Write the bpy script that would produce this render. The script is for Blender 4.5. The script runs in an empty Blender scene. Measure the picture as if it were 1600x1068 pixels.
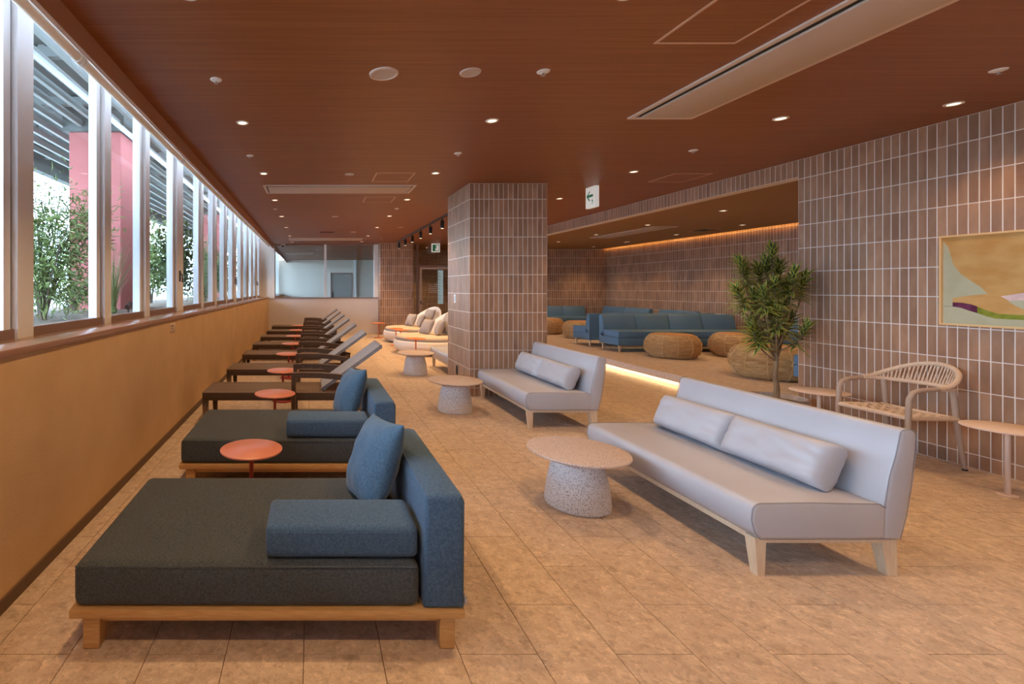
import bpy, bmesh, math, random
from mathutils import Vector, Matrix, Euler
random.seed(7)
R = math.radians
SC = bpy.context.scene
COL = SC.collection

# ------------------------------------------------------------------ camera
H = 1.42
cam_d = bpy.data.cameras.new('camera'); cam = bpy.data.objects.new('camera', cam_d); COL.objects.link(cam)
cam.location = (0, 0, H); cam.rotation_euler = (R(90), 0, 0)
cam_d.sensor_width = 36; cam_d.lens = 756 / 1600 * 36
cam_d.shift_x = (800 - 487) / 1600; cam_d.shift_y = (450 - 534) / 1600
cam_d.clip_start = .05; cam_d.clip_end = 300
SC.camera = cam
# ------------------------------------------------------------------ world, exposure
SKY_STRENGTH = 13.0
w = bpy.data.worlds.new('World'); SC.world = w; w.use_nodes = True
wn = w.node_tree.nodes; wl = w.node_tree.links
bg = wn['Background']; bg.inputs[0].default_value = (.55, .745, 1.0, 1); bg.inputs[1].default_value = SKY_STRENGTH
SC.view_settings.view_transform = 'Standard'; SC.view_settings.look = 'None'
SC.view_settings.exposure = 0.40; SC.view_settings.gamma = 1
SC.view_settings.use_curve_mapping = False
SC.cycles.max_bounces = 6; SC.cycles.diffuse_bounces = 4; SC.cycles.glossy_bounces = 2
SC.cycles.transparent_max_bounces = 12
SC.cycles.sample_clamp_indirect = 6
DOWN_W = 62          # downlights of the main room
LOUNGE_W = 40
TRACK_W = 70
WARM = (1.0, .625, .29)

# ------------------------------------------------------------------ materials
def M(name, col, rough=.5, spec=.5, col2=None, scale=5, stretch=(1, 1, 1), bump=0, bscale=60, bdist=.01, metal=0,
      coord='obj', rnd=0, sheen=0, detail=4, lo=.35, hi=.65, bstretch=None):
    m = bpy.data.materials.new(name); m.use_nodes = True
    nt = m.node_tree; N = nt.nodes; L = nt.links
    b = N['Principled BSDF']
    b.inputs['Roughness'].default_value = rough; b.inputs['Metallic'].default_value = metal
    b.inputs['Specular IOR Level'].default_value = spec
    if sheen:
        b.inputs['Sheen Weight'].default_value = sheen
        b.inputs['Sheen Roughness'].default_value = .4
    src = None
    if coord == 'pos':
        g = N.new('ShaderNodeNewGeometry'); pos = g.outputs['Position']
        oi = N.new('ShaderNodeObjectInfo'); ad = N.new('ShaderNodeVectorMath'); ad.operation = 'MULTIPLY_ADD'
        cmb = N.new('ShaderNodeCombineXYZ')
        for k in range(3): L.new(oi.outputs['Random'], cmb.inputs[k])
        L.new(cmb.outputs[0], ad.inputs[0]); ad.inputs[1].default_value = (9, 7, 5); L.new(pos, ad.inputs[2])
        src = ad.outputs[0]
    else:
        tc = N.new('ShaderNodeTexCoord'); src = tc.outputs['Object']
    def noise(sc_, st, det=4):
        mp = N.new('ShaderNodeMapping'); mp.inputs['Scale'].default_value = st; L.new(src, mp.inputs['Vector'])
        n = N.new('ShaderNodeTexNoise'); n.inputs['Scale'].default_value = sc_; n.inputs['Detail'].default_value = det
        L.new(mp.outputs[0], n.inputs['Vector']); return n.outputs['Fac']
    out = None
    if col2 is not None:
        f = noise(scale, stretch, detail)
        cr = N.new('ShaderNodeValToRGB'); cr.color_ramp.elements[0].position = lo; cr.color_ramp.elements[1].position = hi
        cr.color_ramp.elements[0].color = (*col, 1); cr.color_ramp.elements[1].color = (*col2, 1)
        L.new(f, cr.inputs[0]); out = cr.outputs[0]
    else:
        rgb = N.new('ShaderNodeRGB'); rgb.outputs[0].default_value = (*col, 1); out = rgb.outputs[0]
    if rnd:
        oi2 = N.new('ShaderNodeObjectInfo'); ge = N.new('ShaderNodeNewGeometry')
        a = N.new('ShaderNodeMath'); a.operation = 'ADD'; L.new(oi2.outputs['Random'], a.inputs[0]); L.new(ge.outputs['Random Per Island'], a.inputs[1])
        fr = N.new('ShaderNodeMath'); fr.operation = 'FRACT'; L.new(a.outputs[0], fr.inputs[0])
        mr = N.new('ShaderNodeMapRange'); mr.inputs['To Min'].default_value = 1 - rnd; mr.inputs['To Max'].default_value = 1 + rnd
        L.new(fr.outputs[0], mr.inputs[0])
        hs = N.new('ShaderNodeHueSaturation'); L.new(out, hs.inputs['Color']); L.new(mr.outputs[0], hs.inputs['Value']); out = hs.outputs[0]
    L.new(out, b.inputs['Base Color'])
    if bump:
        f = noise(bscale, bstretch or (1, 1, 1), 3)
        bp = N.new('ShaderNodeBump'); bp.inputs['Strength'].default_value = bump; bp.inputs['Distance'].default_value = bdist
        L.new(f, bp.inputs['Height']); L.new(bp.outputs[0], b.inputs['Normal'])
    m['b'] = 1
    return m

def weave(name, col, col2, sx=60, sy=60, bump=.6, rough=.6, axes=('X', 'Y'), sheen=0):
    m = bpy.data.materials.new(name); m.use_nodes = True
    nt = m.node_tree; N = nt.nodes; L = nt.links; b = N['Principled BSDF']; b.inputs['Roughness'].default_value = rough
    b.inputs['Specular IOR Level'].default_value = .3
    if sheen: b.inputs['Sheen Weight'].default_value = sheen
    tc = N.new('ShaderNodeTexCoord')
    outs = []
    for ax, s in zip(axes, (sx, sy)):
        wv = N.new('ShaderNodeTexWave'); wv.bands_direction = ax; wv.inputs['Scale'].default_value = s
        wv.inputs['Distortion'].default_value = 1.2; wv.inputs['Detail'].default_value = 1; wv.inputs['Detail Scale'].default_value = 2
        L.new(tc.outputs['Object'], wv.inputs['Vector']); outs.append(wv.outputs['Fac'])
    mx = N.new('ShaderNodeMath'); mx.operation = 'MULTIPLY'; L.new(outs[0], mx.inputs[0]); L.new(outs[1], mx.inputs[1])
    cr = N.new('ShaderNodeValToRGB'); cr.color_ramp.elements[0].color = (*col, 1); cr.color_ramp.elements[1].color = (*col2, 1)
    cr.color_ramp.elements[1].position = .6
    L.new(mx.outputs[0], cr.inputs[0]); L.new(cr.outputs[0], b.inputs['Base Color'])
    bp = N.new('ShaderNodeBump'); bp.inputs['Strength'].default_value = bump; bp.inputs['Distance'].default_value = .004
    L.new(mx.outputs[0], bp.inputs['Height']); L.new(bp.outputs[0], b.inputs['Normal'])
    return m

def speck(name, base, dots, dscale=90, thr=.28, rough=.5, light=None):
    m = bpy.data.materials.new(name); m.use_nodes = True
    nt = m.node_tree; N = nt.nodes; L = nt.links; b = N['Principled BSDF']; b.inputs['Roughness'].default_value = rough
    tc = N.new('ShaderNodeTexCoord')
    v = N.new('ShaderNodeTexVoronoi'); v.inputs['Scale'].default_value = dscale; L.new(tc.outputs['Object'], v.inputs['Vector'])
    cr = N.new('ShaderNodeValToRGB'); cr.color_ramp.interpolation = 'CONSTANT'
    cr.color_ramp.elements[0].color = (*dots, 1); cr.color_ramp.elements[1].position = thr; cr.color_ramp.elements[1].color = (*base, 1)
    L.new(v.outputs['Distance'], cr.inputs[0]); out = cr.outputs[0]
    L.new(out, b.inputs['Base Color'])
    return m

def emis(name, col, s):
    m = bpy.data.materials.new(name); m.use_nodes = True
    b = m.node_tree.nodes['Principled BSDF']; b.inputs['Base Color'].default_value = (*col, 1)
    b.inputs['Emission Color'].default_value = (*col, 1); b.inputs['Emission Strength'].default_value = s
    return m

def glass(name, tint=(.93, .97, .96), refl=1.0):
    m = bpy.data.materials.new(name); m.use_nodes = True
    nt = m.node_tree; N = nt.nodes; L = nt.links
    for n in list(N):
        if n.type != 'OUTPUT_MATERIAL': N.remove(n)
    o = [n for n in N if n.type == 'OUTPUT_MATERIAL'][0]
    t = N.new('ShaderNodeBsdfTransparent'); t.inputs[0].default_value = (*tint, 1)
    g = N.new('ShaderNodeBsdfGlossy'); g.inputs['Roughness'].default_value = .01
    f = N.new('ShaderNodeLayerWeight'); f.inputs['Blend'].default_value = .5
    p5 = N.new('ShaderNodeMath'); p5.operation = 'POWER'; p5.inputs[1].default_value = 5; L.new(f.outputs['Facing'], p5.inputs[0])
    k = N.new('ShaderNodeMath'); k.operation = 'MULTIPLY_ADD'; k.inputs[1].default_value = .9 * refl; k.inputs[2].default_value = .035 * refl; L.new(p5.outputs[0], k.inputs[0])
    x = N.new('ShaderNodeMixShader'); L.new(k.outputs[0], x.inputs[0]); L.new(t.outputs[0], x.inputs[1]); L.new(g.outputs[0], x.inputs[2])
    L.new(x.outputs[0], o.inputs[0]); return m

MT = {}
MT['tile'] = M('tile_terracotta', (.275, .140, .077), .42, .5, (.38, .215, .125), 9, (1, 1, .35), .12, 120, .002, coord='pos', rnd=.17)
MT['grout'] = M('grout', (.72, .65, .58), .8)
MT['ceil'] = M('ceiling_wood', (.235, .076, .021), .42, .4, (.30, .104, .034), 3, (.35, 14, 1), .03, 8, .002, bstretch=(.6, 30, 1))
MT['ceil2'] = M('ceiling_plain', (.34, .19, .08), .6, .3)
MT['plaster'] = M('plaster_tan', (.66, .44, .24), .85, .2, (.71, .48, .27), 3, bump=.25, bscale=90, bdist=.004)
MT['cream'] = M('wall_cream', (.78, .72, .68), .8, .2, (.80, .74, .70), 2, bump=.1, bscale=80, bdist=.002)
MT['white'] = M('white_aluminium', (.86, .87, .88), .38, .5)
MT['whitewall'] = M('white_wall', (.84, .80, .73), .7, .3)
MT['sill'] = M('sill_wood', (.34, .19, .13), .2, .5, (.36, .20, .125), 6, (1, .15, 1))
MT['rail'] = M('rail_bronze', (.30, .20, .17), .45, .5)
MT['base'] = M('baseboard_brown', (.13, .075, .04), .5)
MT['gapfloor'] = M('floor_joint', (.14, .09, .06), .8)
MT['black'] = M('black_metal', (.015, .015, .016), .4)
MT['dark'] = M('dark_slot', (.03, .025, .022), .6)
MT['steel'] = M('steel', (.55, .55, .56), .3, metal=1)
MT['beige_metal'] = M('beige_metal', (.70, .53, .42), .45)
MT['red'] = M('coral_metal', (.70, .25, .17), .28, .6)
MT['redpole'] = M('red_metal', (.36, .035, .022), .4)
MT['orange'] = M('orange_metal', (.72, .20, .075), .42)
MT['wood'] = M('oak', (.50, .275, .10), .45, .4, (.60, .36, .15), 12, (1, 12, 12), .05, 30)
MT['woodl'] = M('pale_oak', (.66, .50, .34), .45, .4, (.72, .57, .40), 10, (8, 8, 1))
MT['blue'] = M('blue_fabric', (.045, .086, .142), .9, .15, (.076, .128, .198), 130, (1, 1, 1), .35, 330, .003, sheen=.15)
MT['bluepil'] = M('blue_pillow_fabric', (.05, .10, .16), .9, .15, (.08, .142, .215), 110, (1, 1, 1), .35, 300, .003, sheen=.2)
MT['char'] = M('charcoal_fabric', (.050, .060, .068), .92, .12, (.085, .098, .105), 130, (1, 1, 1), .35, 330, .003, sheen=.15)
MT['leather'] = M('grey_leatherette', (.44, .43, .46), .36, .5, (.47, .46, .49), 3, bump=.05, bscale=250, bdist=.001)
MT['seam'] = M('seam_grey', (.26, .25, .27), .6)
MT['wicker'] = weave('brown_wicker', (.075, .048, .034), (.34, .235, .17), 27, 27)
MT['wicker_daylit'] = weave('daylit_wicker', (.22, .205, .21), (.44, .425, .44), 22, 7, .4)  # backrest wicker greyed: the daylight it reflects is put into the colour
MT['terr'] = speck('terrazzo_white', (.70, .67, .67), (.09, .08, .10), 120, .29)
MT['terrtop'] = speck('terrazzo_pink', (.62, .50, .44), (.20, .14, .12), 130, .30, .4)
MT['sofablue'] = M('sofa_blue', (.095, .19, .30), .5, .35, (.105, .205, .32), 4)
MT['rattan'] = M('rattan', (.40, .20, .07), .55, .4, (.66, .42, .19), 5, (2, 2, 26), .7, 9, .014, bstretch=(2, 2, 24))
MT['cane'] = M('cane_pale', (.66, .44, .21), .5, .4)
MT['topdisc'] = M('woven_top', (.50, .25, .10), .45, .5, (.60, .33, .15), 30, (1, 1, 1), .3, 60, .004)
MT['rope'] = M('rope_beige', (.62, .46, .33), .8, .2, (.70, .54, .40), 60, bump=.3, bscale=200, bdist=.002)
MT['chairf'] = M('chair_frame', (.40, .29, .22), .5)
MT['shell'] = M('shell_white', (.82, .78, .74), .5, .4)
MT['cushg'] = M('cushion_grey', (.33, .29, .29), .9, .15, (.37, .33, .33), 80, bump=.2, bscale=200, bdist=.002)
MT['cusht'] = M('cushion_taupe', (.56, .45, .36), .9, .15)
MT['soil'] = M('soil', (.16, .13, .10), .95, .1, (.28, .24, .20), 14, bump=.5, bscale=30, bdist=.02)
MT['pave'] = M('pale_paving', (.42, .41, .39), .8)
MT['edge'] = speck('step_terrazzo', (.64, .57, .55), (.35, .28, .27), 60, .3)
MT['fascia'] = M('fascia_wood_lit', (.46, .24, .145), .5, .4)  # same wood as the ceiling, its light put into a paler colour
MT['stone'] = M('planter_stone', (.40, .30, .24), .8, .2, (.50, .40, .33), 18, bump=.25, bscale=60)
MT['bark'] = M('bark', (.20, .125, .07), .85, .2, (.32, .22, .13), 20, (1, 1, .3), .4, 60)
MT['barko'] = M('bark_outside', (.20, .16, .13), .85, .2)
MT['leaf'] = M('leaf_green', (.045, .115, .045), .40, .5, rnd=.3)
MT['leafy'] = M('leaf_edge_yellow', (.46, .44, .07), .45, .4, rnd=.25)
MT['olive'] = M('shrub_leaf', (.17, .25, .09), .6, .3, (.34, .42, .15), 6, rnd=.35)
MT['olive2'] = M('shrub_leaf_dark', (.06, .12, .05), .6, .3, (.20, .29, .10), 5, rnd=.35)
MT['grass'] = M('grass_blade', (.18, .26, .09), .6, .3, (.33, .38, .17), 3, rnd=.2)
MT['redcol'] = M('red_render_hazed', (.52, .17, .16), .8, .2, (.56, .19, .18), 4)  # red made pinker: the veiling haze outside is put into the colour
MT['soffit'] = M('soffit_grey', (.15, .165, .16), .8, .2, (.19, .205, .20), 2)
MT['purlin'] = M('purlin_grey', (.34, .37, .36), .6, .3)
MT['blind'] = M('blind_fabric', (.86, .80, .70), .7, .2)
MT['glass'] = glass('window_glass', (.97, .985, .98), .45)
MT['glass2'] = glass('partition_glass', (.95, .97, .96), 1.0)
MT['downl'] = emis('lamp_lens', (1, .80, .55), 2.5)
MT['cove'] = emis('led_amber', (1, .52, .11), 30)
MT['stepled'] = emis('led_warm', (1, .72, .38), 14)
MT['signw'] = emis('sign_white', (.86, .88, .82), .25)
MT['signg'] = emis('sign_green', (.01, .20, .09), .12)
MT['signb'] = emis('sign_pale_blue', (.42, .62, .64), .15)
MT['doorg'] = M('door_grey', (.33, .33, .31), .45)
MT['plate'] = M('plate_white', (.80, .79, .76), .4)
MT['acpanel'] = M('ac_panel', (.54, .42, .34), .5)
MT['acframe'] = M('ac_frame', (.68, .57, .49), .45)
MT['hatch'] = M('hatch_frame', (.62, .40, .28), .5)
MT['dredvent'] = M('vent_dark_red', (.09, .012, .012), .5)
MT['lock'] = M('lock_dark', (.10, .10, .11), .35, metal=.6)
MT['p_ochre'] = M('paint_ochre', (.50, .26, .08), .85, .1, (.58, .34, .13), 5, (1, 1, 2), .1, 40)
MT['p_sage'] = M('paint_sage', (.42, .39, .25), .85, .1, (.47, .44, .30), 6)
MT['p_plum'] = M('paint_plum', (.09, .02, .045), .8, .1, (.16, .04, .09), 20)
MT['p_green'] = M('paint_green', (.17, .20, .02), .8, .1, (.27, .29, .05), 20)
MT['p_mauve'] = M('paint_mauve', (.62, .42, .40), .8, .1, (.70, .52, .48), 20)
MT['p_frame'] = M('picture_frame', (.72, .46, .20), .45)

# floor tile: breccia mottling
def floor_mat():
    m = bpy.data.materials.new('floor_tile'); m.use_nodes = True
    nt = m.node_tree; N = nt.nodes; L = nt.links; b = N['Principled BSDF']
    b.inputs['Roughness'].default_value = .5; b.inputs['Specular IOR Level'].default_value = .35
    g = N.new('ShaderNodeNewGeometry'); oi = N.new('ShaderNodeObjectInfo')
    a = N.new('ShaderNodeMath'); a.operation = 'ADD'; L.new(oi.outputs['Random'], a.inputs[0]); L.new(g.outputs['Random Per Island'], a.inputs[1])
    cmb = N.new('ShaderNodeCombineXYZ'); [L.new(a.outputs[0], cmb.inputs[k]) for k in range(3)]
    ma = N.new('ShaderNodeVectorMath'); ma.operation = 'MULTIPLY_ADD'; L.new(cmb.outputs[0], ma.inputs[0]); ma.inputs[1].default_value = (13, 7, 3); L.new(g.outputs['Position'], ma.inputs[2])
    nz = N.new('ShaderNodeTexNoise'); nz.inputs['Scale'].default_value = 17; nz.inputs['Detail'].default_value = 6; nz.inputs['Roughness'].default_value = .68
    L.new(ma.outputs[0], nz.inputs['Vector'])
    cr = N.new('ShaderNodeValToRGB'); e = cr.color_ramp.elements
    e[0].position = .32; e[0].color = (.44, .325, .24, 1); e[1].position = .72; e[1].color = (.62, .495, .39, 1)
    e2 = e.new(.5); e2.color = (.53, .405, .315, 1)
    L.new(nz.outputs['Fac'], cr.inputs[0])
    dn = N.new('ShaderNodeMixRGB'); dn.blend_type = 'ADD'; dn.inputs[0].default_value = .06; L.new(ma.outputs[0], dn.inputs[1]); L.new(nz.outputs['Color'], dn.inputs[2])
    out = cr.outputs[0]
    for sc_, lo_, hi_, dk, lt in ((20, .13, .90, .82, 1.16), (52, .10, .90, .74, 1.26), (120, .08, .93, .72, 1.28)):
        v = N.new('ShaderNodeTexVoronoi'); v.inputs['Scale'].default_value = sc_; L.new(dn.outputs[0], v.inputs['Vector'])
        sp = N.new('ShaderNodeSeparateColor'); L.new(v.outputs['Color'], sp.inputs[0])
        c2 = N.new('ShaderNodeValToRGB'); c2.color_ramp.interpolation = 'CONSTANT'; q = c2.color_ramp.elements
        q[0].position = 0; q[0].color = (dk, dk, dk, 1); q[1].position = hi_; q[1].color = (lt, lt, lt, 1); qa = q.new(lo_); qa.color = (1, 1, 1, 1)
        L.new(sp.outputs[0], c2.inputs[0])
        mu = N.new('ShaderNodeMixRGB'); mu.blend_type = 'MULTIPLY'; mu.inputs[0].default_value = .55
        L.new(out, mu.inputs[1]); L.new(c2.outputs[0], mu.inputs[2]); out = mu.outputs[0]
    L.new(out, b.inputs['Base Color'])
    return m
MT['floor'] = floor_mat()

# ------------------------------------------------------------------ geometry helpers
class MB:
    def __init__(s): s.v = []; s.f = []; s.m = []; s.mi = 0
    def add(s, vs, fs):
        o = len(s.v); s.v += [tuple(p) for p in vs]; s.f += [[i + o for i in f] for f in fs]; s.m += [s.mi] * len(fs); return s
    def box(s, x0, x1, y0, y1, z0, z1):
        return s.add([(x0, y0, z0), (x1, y0, z0), (x1, y1, z0), (x0, y1, z0), (x0, y0, z1), (x1, y0, z1), (x1, y1, z1), (x0, y1, z1)],
                     [(0, 3, 2, 1), (4, 5, 6, 7), (0, 1, 5, 4), (1, 2, 6, 5), (2, 3, 7, 6), (3, 0, 4, 7)])
    def rbox(s, x0, x1, y0, y1, z0, z1, r=.02, seg=3, mat=None):
        bm = bmesh.new(); bmesh.ops.create_cube(bm, size=1)
        for q in bm.verts: q.co = Vector((x0 + (q.co.x + .5) * (x1 - x0), y0 + (q.co.y + .5) * (y1 - y0), z0 + (q.co.z + .5) * (z1 - z0)))
        bmesh.ops.bevel(bm, geom=bm.edges[:] + bm.verts[:], offset=r, segments=seg, profile=.5, affect='EDGES')
        return s.bm(bm, mat)
    def bm(s, bm, mat=None):
        bm.verts.index_update()
        vs = [(mat @ q.co if mat else q.co.copy()) for q in bm.verts]; fs = [[q.index for q in f.verts] for f in bm.faces]
        bm.free(); return s.add(vs, fs)
    def lathe(s, prof, n=32, c=(0, 0, 0), cap=True):
        vs = []; fs = []
        for (r, z) in prof:
            for k in range(n):
                a = 2 * math.pi * k / n; vs.append((c[0] + r * math.cos(a), c[1] + r * math.sin(a), c[2] + z))
        for i in range(len(prof) - 1):
            for k in range(n):
                k2 = (k + 1) % n; fs.append((i * n + k, i * n + k2, (i + 1) * n + k2, (i + 1) * n + k))
        if cap:
            fs.append(tuple(reversed(range(n)))); fs.append(tuple((len(prof) - 1) * n + k for k in range(n)))
        return s.add(vs, fs)
    def tube(s, pts, r, n=8, cap=True, sq=None):
        pts = [Vector(p) for p in pts]; rs = r if isinstance(r, (list, tuple)) else [r] * len(pts)
        vs = []; fs = []; up = None
        for i, p in enumerate(pts):
            t = (pts[min(i + 1, len(pts) - 1)] - pts[max(i - 1, 0)]).normalized()
            if up is None:
                up = Vector((0, 0, 1)) if abs(t.z) < .9 else Vector((0, 1, 0))
            a = t.cross(up)
            if a.length < 1e-5: a = t.cross(Vector((1, 0, 0)))
            a.normalize(); up = a.cross(t).normalized()
            if sq:
                for (ca, cb) in ((1, 1), (-1, 1), (-1, -1), (1, -1)): vs.append(p + a * (ca * sq[0] / 2) + up * (cb * sq[1] / 2))
            else:
                for k in range(n):
                    th = 2 * math.pi * k / n; vs.append(p + a * (rs[i] * math.cos(th)) + up * (rs[i] * math.sin(th)))
        if sq: n = 4
        for i in range(len(pts) - 1):
            for k in range(n):
                k2 = (k + 1) % n; fs.append((i * n + k, (i + 1) * n + k, (i + 1) * n + k2, i * n + k2))
        if cap:
            fs.append(tuple(range(n))); fs.append(tuple(reversed([(len(pts) - 1) * n + k for k in range(n)])))
        return s.add(vs, fs)
    def prism_xz(s, poly, y0, y1, r=0, seg=3):
        """closed (x, z) outline swept along y, its two end rims rounded"""
        bm = bmesh.new(); n = len(poly)
        a = [bm.verts.new((x, y0, z)) for x, z in poly]; c = [bm.verts.new((x, y1, z)) for x, z in poly]
        bm.faces.new(a); bm.faces.new(list(reversed(c)))
        for i in range(n): bm.faces.new((a[i], c[i], c[(i + 1) % n], a[(i + 1) % n]))
        bmesh.ops.recalc_face_normals(bm, faces=bm.faces[:])
        if r:
            ed = [e for e in bm.edges if abs(e.verts[0].co.y - e.verts[1].co.y) < 1e-6]
            bmesh.ops.bevel(bm, geom=ed, offset=r, segments=seg, profile=.5, affect='EDGES')
        return s.bm(bm)
    def flat(s, pts, t=None):
        return s.add(pts, [tuple(range(len(pts)))])
    def pillow(s, wd, ht, th, mat=None, n=18, p=2.6, e=.5, pinch=.07, wr=.0, seed=0):
        rr = random.Random(seed); vs = []; fs = []; ph = [rr.uniform(0, 6) for _ in range(8)]
        for sd in (1, -1):
            for i in range(n + 1):
                for j in range(n + 1):
                    u = math.sin(math.pi / 2 * (-1 + 2 * i / n)); v = math.sin(math.pi / 2 * (-1 + 2 * j / n))
                    x = wd / 2 * u * (1 - pinch * (1 - v * v) * abs(u)); y = ht / 2 * v * (1 - pinch * (1 - u * u) * abs(v))
                    k = max(0, (1 - abs(u) ** p) * (1 - abs(v) ** p)) ** e
                    z = sd * th / 2 * k
                    if wr: z += wr * k * (math.sin(9 * u + ph[0] + 3 * v) * math.sin(7 * v + ph[1]) + .6 * math.sin(17 * u * v + ph[2]))
                    vs.append((x, y, z))
        N1 = (n + 1) ** 2
        def ix(sd, i, j): return sd * N1 + i * (n + 1) + j
        for i in range(n):
            for j in range(n):
                fs.append((ix(0, i, j), ix(0, i + 1, j), ix(0, i + 1, j + 1), ix(0, i, j + 1)))
                fs.append((ix(1, i, j), ix(1, i, j + 1), ix(1, i + 1, j + 1), ix(1, i + 1, j)))
        if mat: vs = [mat @ Vector(q) for q in vs]
        return s.add(vs, fs)
    def mesh(s, name, mats, smooth=35, weld=False):
        me = bpy.data.meshes.new(name); me.from_pydata(s.v, [], s.f)
        if not isinstance(mats, (list, tuple)): mats = [mats]
        for q in mats: me.materials.append(MT[q] if isinstance(q, str) else q)
        if len(mats) > 1: me.polygons.foreach_set('material_index', s.m)
        if weld:
            bm = bmesh.new(); bm.from_mesh(me); bmesh.ops.remove_doubles(bm, verts=bm.verts[:], dist=1e-5); bm.to_mesh(me); bm.free()
        me.update()
        if smooth:
            me.polygons.foreach_set('use_smooth', [True] * len(me.polygons)); me.set_sharp_from_angle(angle=R(smooth))
        return me
    def build(s, name, mats, parent=None, smooth=35, weld=False, kind=None, label=None):
        return ob(name, s.mesh(name, mats, smooth, weld), parent, kind=kind, label=label)

def ob(name, me, parent=None, loc=(0, 0, 0), rot=(0, 0, 0), kind=None, label=None):
    o = bpy.data.objects.new(name, me); COL.objects.link(o); o.location = loc; o.rotation_euler = rot
    if parent: o.parent = parent
    if kind: o['kind'] = kind
    if label: o['label'] = label
    return o
def tag(o, label, cat=None, group=None, kind=None):
    o['label'] = label
    if cat: o['category'] = cat
    if group: o['group'] = group
    if kind: o['kind'] = kind
    return o
def thing(name, label, cat, loc=(0, 0, 0), rotz=0, group=None, kind=None):
    o = bpy.data.objects.new(name, None); COL.objects.link(o); o.location = loc; o.rotation_euler = (0, 0, rotz)
    o.empty_display_size = .1
    if kind: o['kind'] = kind; o['label'] = label; return o
    return tag(o, label, cat, group)
def dup(root, loc, label, rotz=None):
    r = root.copy(); COL.objects.link(r); r.location = loc; r['label'] = label
    if rotz is not None: r.rotation_euler = (0, 0, rotz)
    def rec(src, dst):
        for ch in list(src.children):
            c = ch.copy(); COL.objects.link(c); c.parent = dst; rec(ch, c)
    rec(root, r); return r
def struct(name, mb, mat, label=None, parent=None, smooth=35):
    o = mb.build(name, mat, parent, smooth)
    if not parent: o['kind'] = 'structure'
    if label: o['label'] = label
    return o
def lamp(name, typ, loc, energy, col, parent, rot=(0, 0, 0), **kw):
    l = bpy.data.lights.new(name, typ); l.energy = energy; l.color = col
    for k, v in kw.items(): setattr(l, k, v)
    o = bpy.data.objects.new(name, l); COL.objects.link(o); o.location = loc; o.rotation_euler = rot; o.parent = parent; return o
ORD = ['nearest', 'second', 'third', 'fourth', 'fifth', 'sixth', 'seventh', 'eighth', 'ninth', 'tenth', 'eleventh', 'twelfth']

# ------------------------------------------------------------------ dimensions of the place
XL, XR, ZC = -1.36, 5.22, 2.795       # window-side wall, tiled wall, ceiling
XW = -1.62                            # window plane
YF = 15.2                             # glazed partition at the far end
XB, ZL, YE, ZP = 8.95, 2.61, 14.7, .18  # lounge back wall, lounge ceiling, lounge end wall, platform

# ---- floor and its tiles
fl = struct('floor', MB().box(-1.75, 5.3, -3.2, 24, -.2, -.004), 'gapfloor', 'beige stone-look tiled floor')
PX, PY, GAP = .303, .594, .0022
tiles = []
for k in range(-7, 17):
    x0 = .575 + PX * k; x1 = min(x0 + PX, XR + .05); x0c = max(x0, XL)
    if x1 - x0c < .02 or x0c >= XR: continue
    off = 1.878 if k % 2 == 0 else 2.173
    for j in range(-9, 24):
        y0 = off + PY * j; y1 = y0 + PY
        if y0 >= YF: continue
        tiles.append((x0c, x1, y0, min(y1, YF)))
def flo_tile(mb, x0, x1, y0, y1, z=0):
    g = GAP / 2; t = .004; b = .0008
    a = (x0 + g, x1 - g, y0 + g, y1 - g)
    mb.add([(a[0], a[2], z - t), (a[1], a[2], z - t), (a[1], a[3], z - t), (a[0], a[3], z - t),
            (a[0] + b, a[2] + b, z), (a[1] - b, a[2] + b, z), (a[1] - b, a[3] - b, z), (a[0] + b, a[3] - b, z)],
           [(4, 5, 6, 7), (0, 1, 5, 4), (1, 2, 6, 5), (2, 3, 7, 6), (3, 0, 4, 7)])
def in_view(x0, x1, y0, y1):
    if y1 < 1.75: return False
    y = max(y0, 1.76); u = 487 + 756 * x0 / y1; v = 450 + 756 * H / y1
    return u < 1640 and v < 1075
vis = sorted([t for t in tiles if in_view(*t)], key=lambda t: t[2])
near = set(vis[:300]); cache = {}; rest = MB()
for t in tiles:
    if t in near:
        wx, wy = round(t[1] - t[0], 4), round(t[3] - t[2], 4)
        if (wx, wy) not in cache:
            q = MB(); flo_tile(q, -wx / 2, wx / 2, -wy / 2, wy / 2); cache[(wx, wy)] = q.mesh('floor_tile', 'floor', 0)
        ob('floor_tile', cache[(wx, wy)], fl, ((t[0] + t[1]) / 2, (t[2] + t[3]) / 2, 0))
    else:
        flo_tile(rest, *t)
rest.build('floor_tiles_beyond', 'floor', fl, 0, kind='stuff')

# ---- tiled walls
ROWS = [(ZC - .208, ZC)] + [(max(0, ZC - .208 - .2475 * (k + 1)), ZC - .208 - .2475 * k) for k in range(11)]
TP, TG, TT = .064, .0080, .0022
def tile_geo(mb, wd, ht, axis, c=(0, 0, 0)):
    """a tile standing on a wall: axis 'x' faces -x, axis 'y' faces -y"""
    a, h, b, t = wd / 2, ht / 2, .0012, TT
    pts = [(-a, 0, -h), (a, 0, -h), (a, 0, h), (-a, 0, h), (-a, -t + b * .6, -h), (a, -t + b * .6, -h), (a, -t + b * .6, h), (-a, -t + b * .6, h),
           (-a + b, -t, -h + b), (a - b, -t, -h + b), (a - b, -t, h - b), (-a + b, -t, h - b)]
    fs = [(8, 9, 10, 11), (4, 5, 9, 8), (5, 6, 10, 9), (6, 7, 11, 10), (7, 4, 8, 11), (0, 1, 5, 4), (1, 2, 6, 5), (2, 3, 7, 6), (3, 0, 4, 7)]
    if axis == 'x': pts = [(p[1], -p[0], p[2]) for p in pts]
    mb.add([(p[0] + c[0], p[1] + c[1], p[2] + c[2]) for p in pts], fs)
TC = {}
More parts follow.
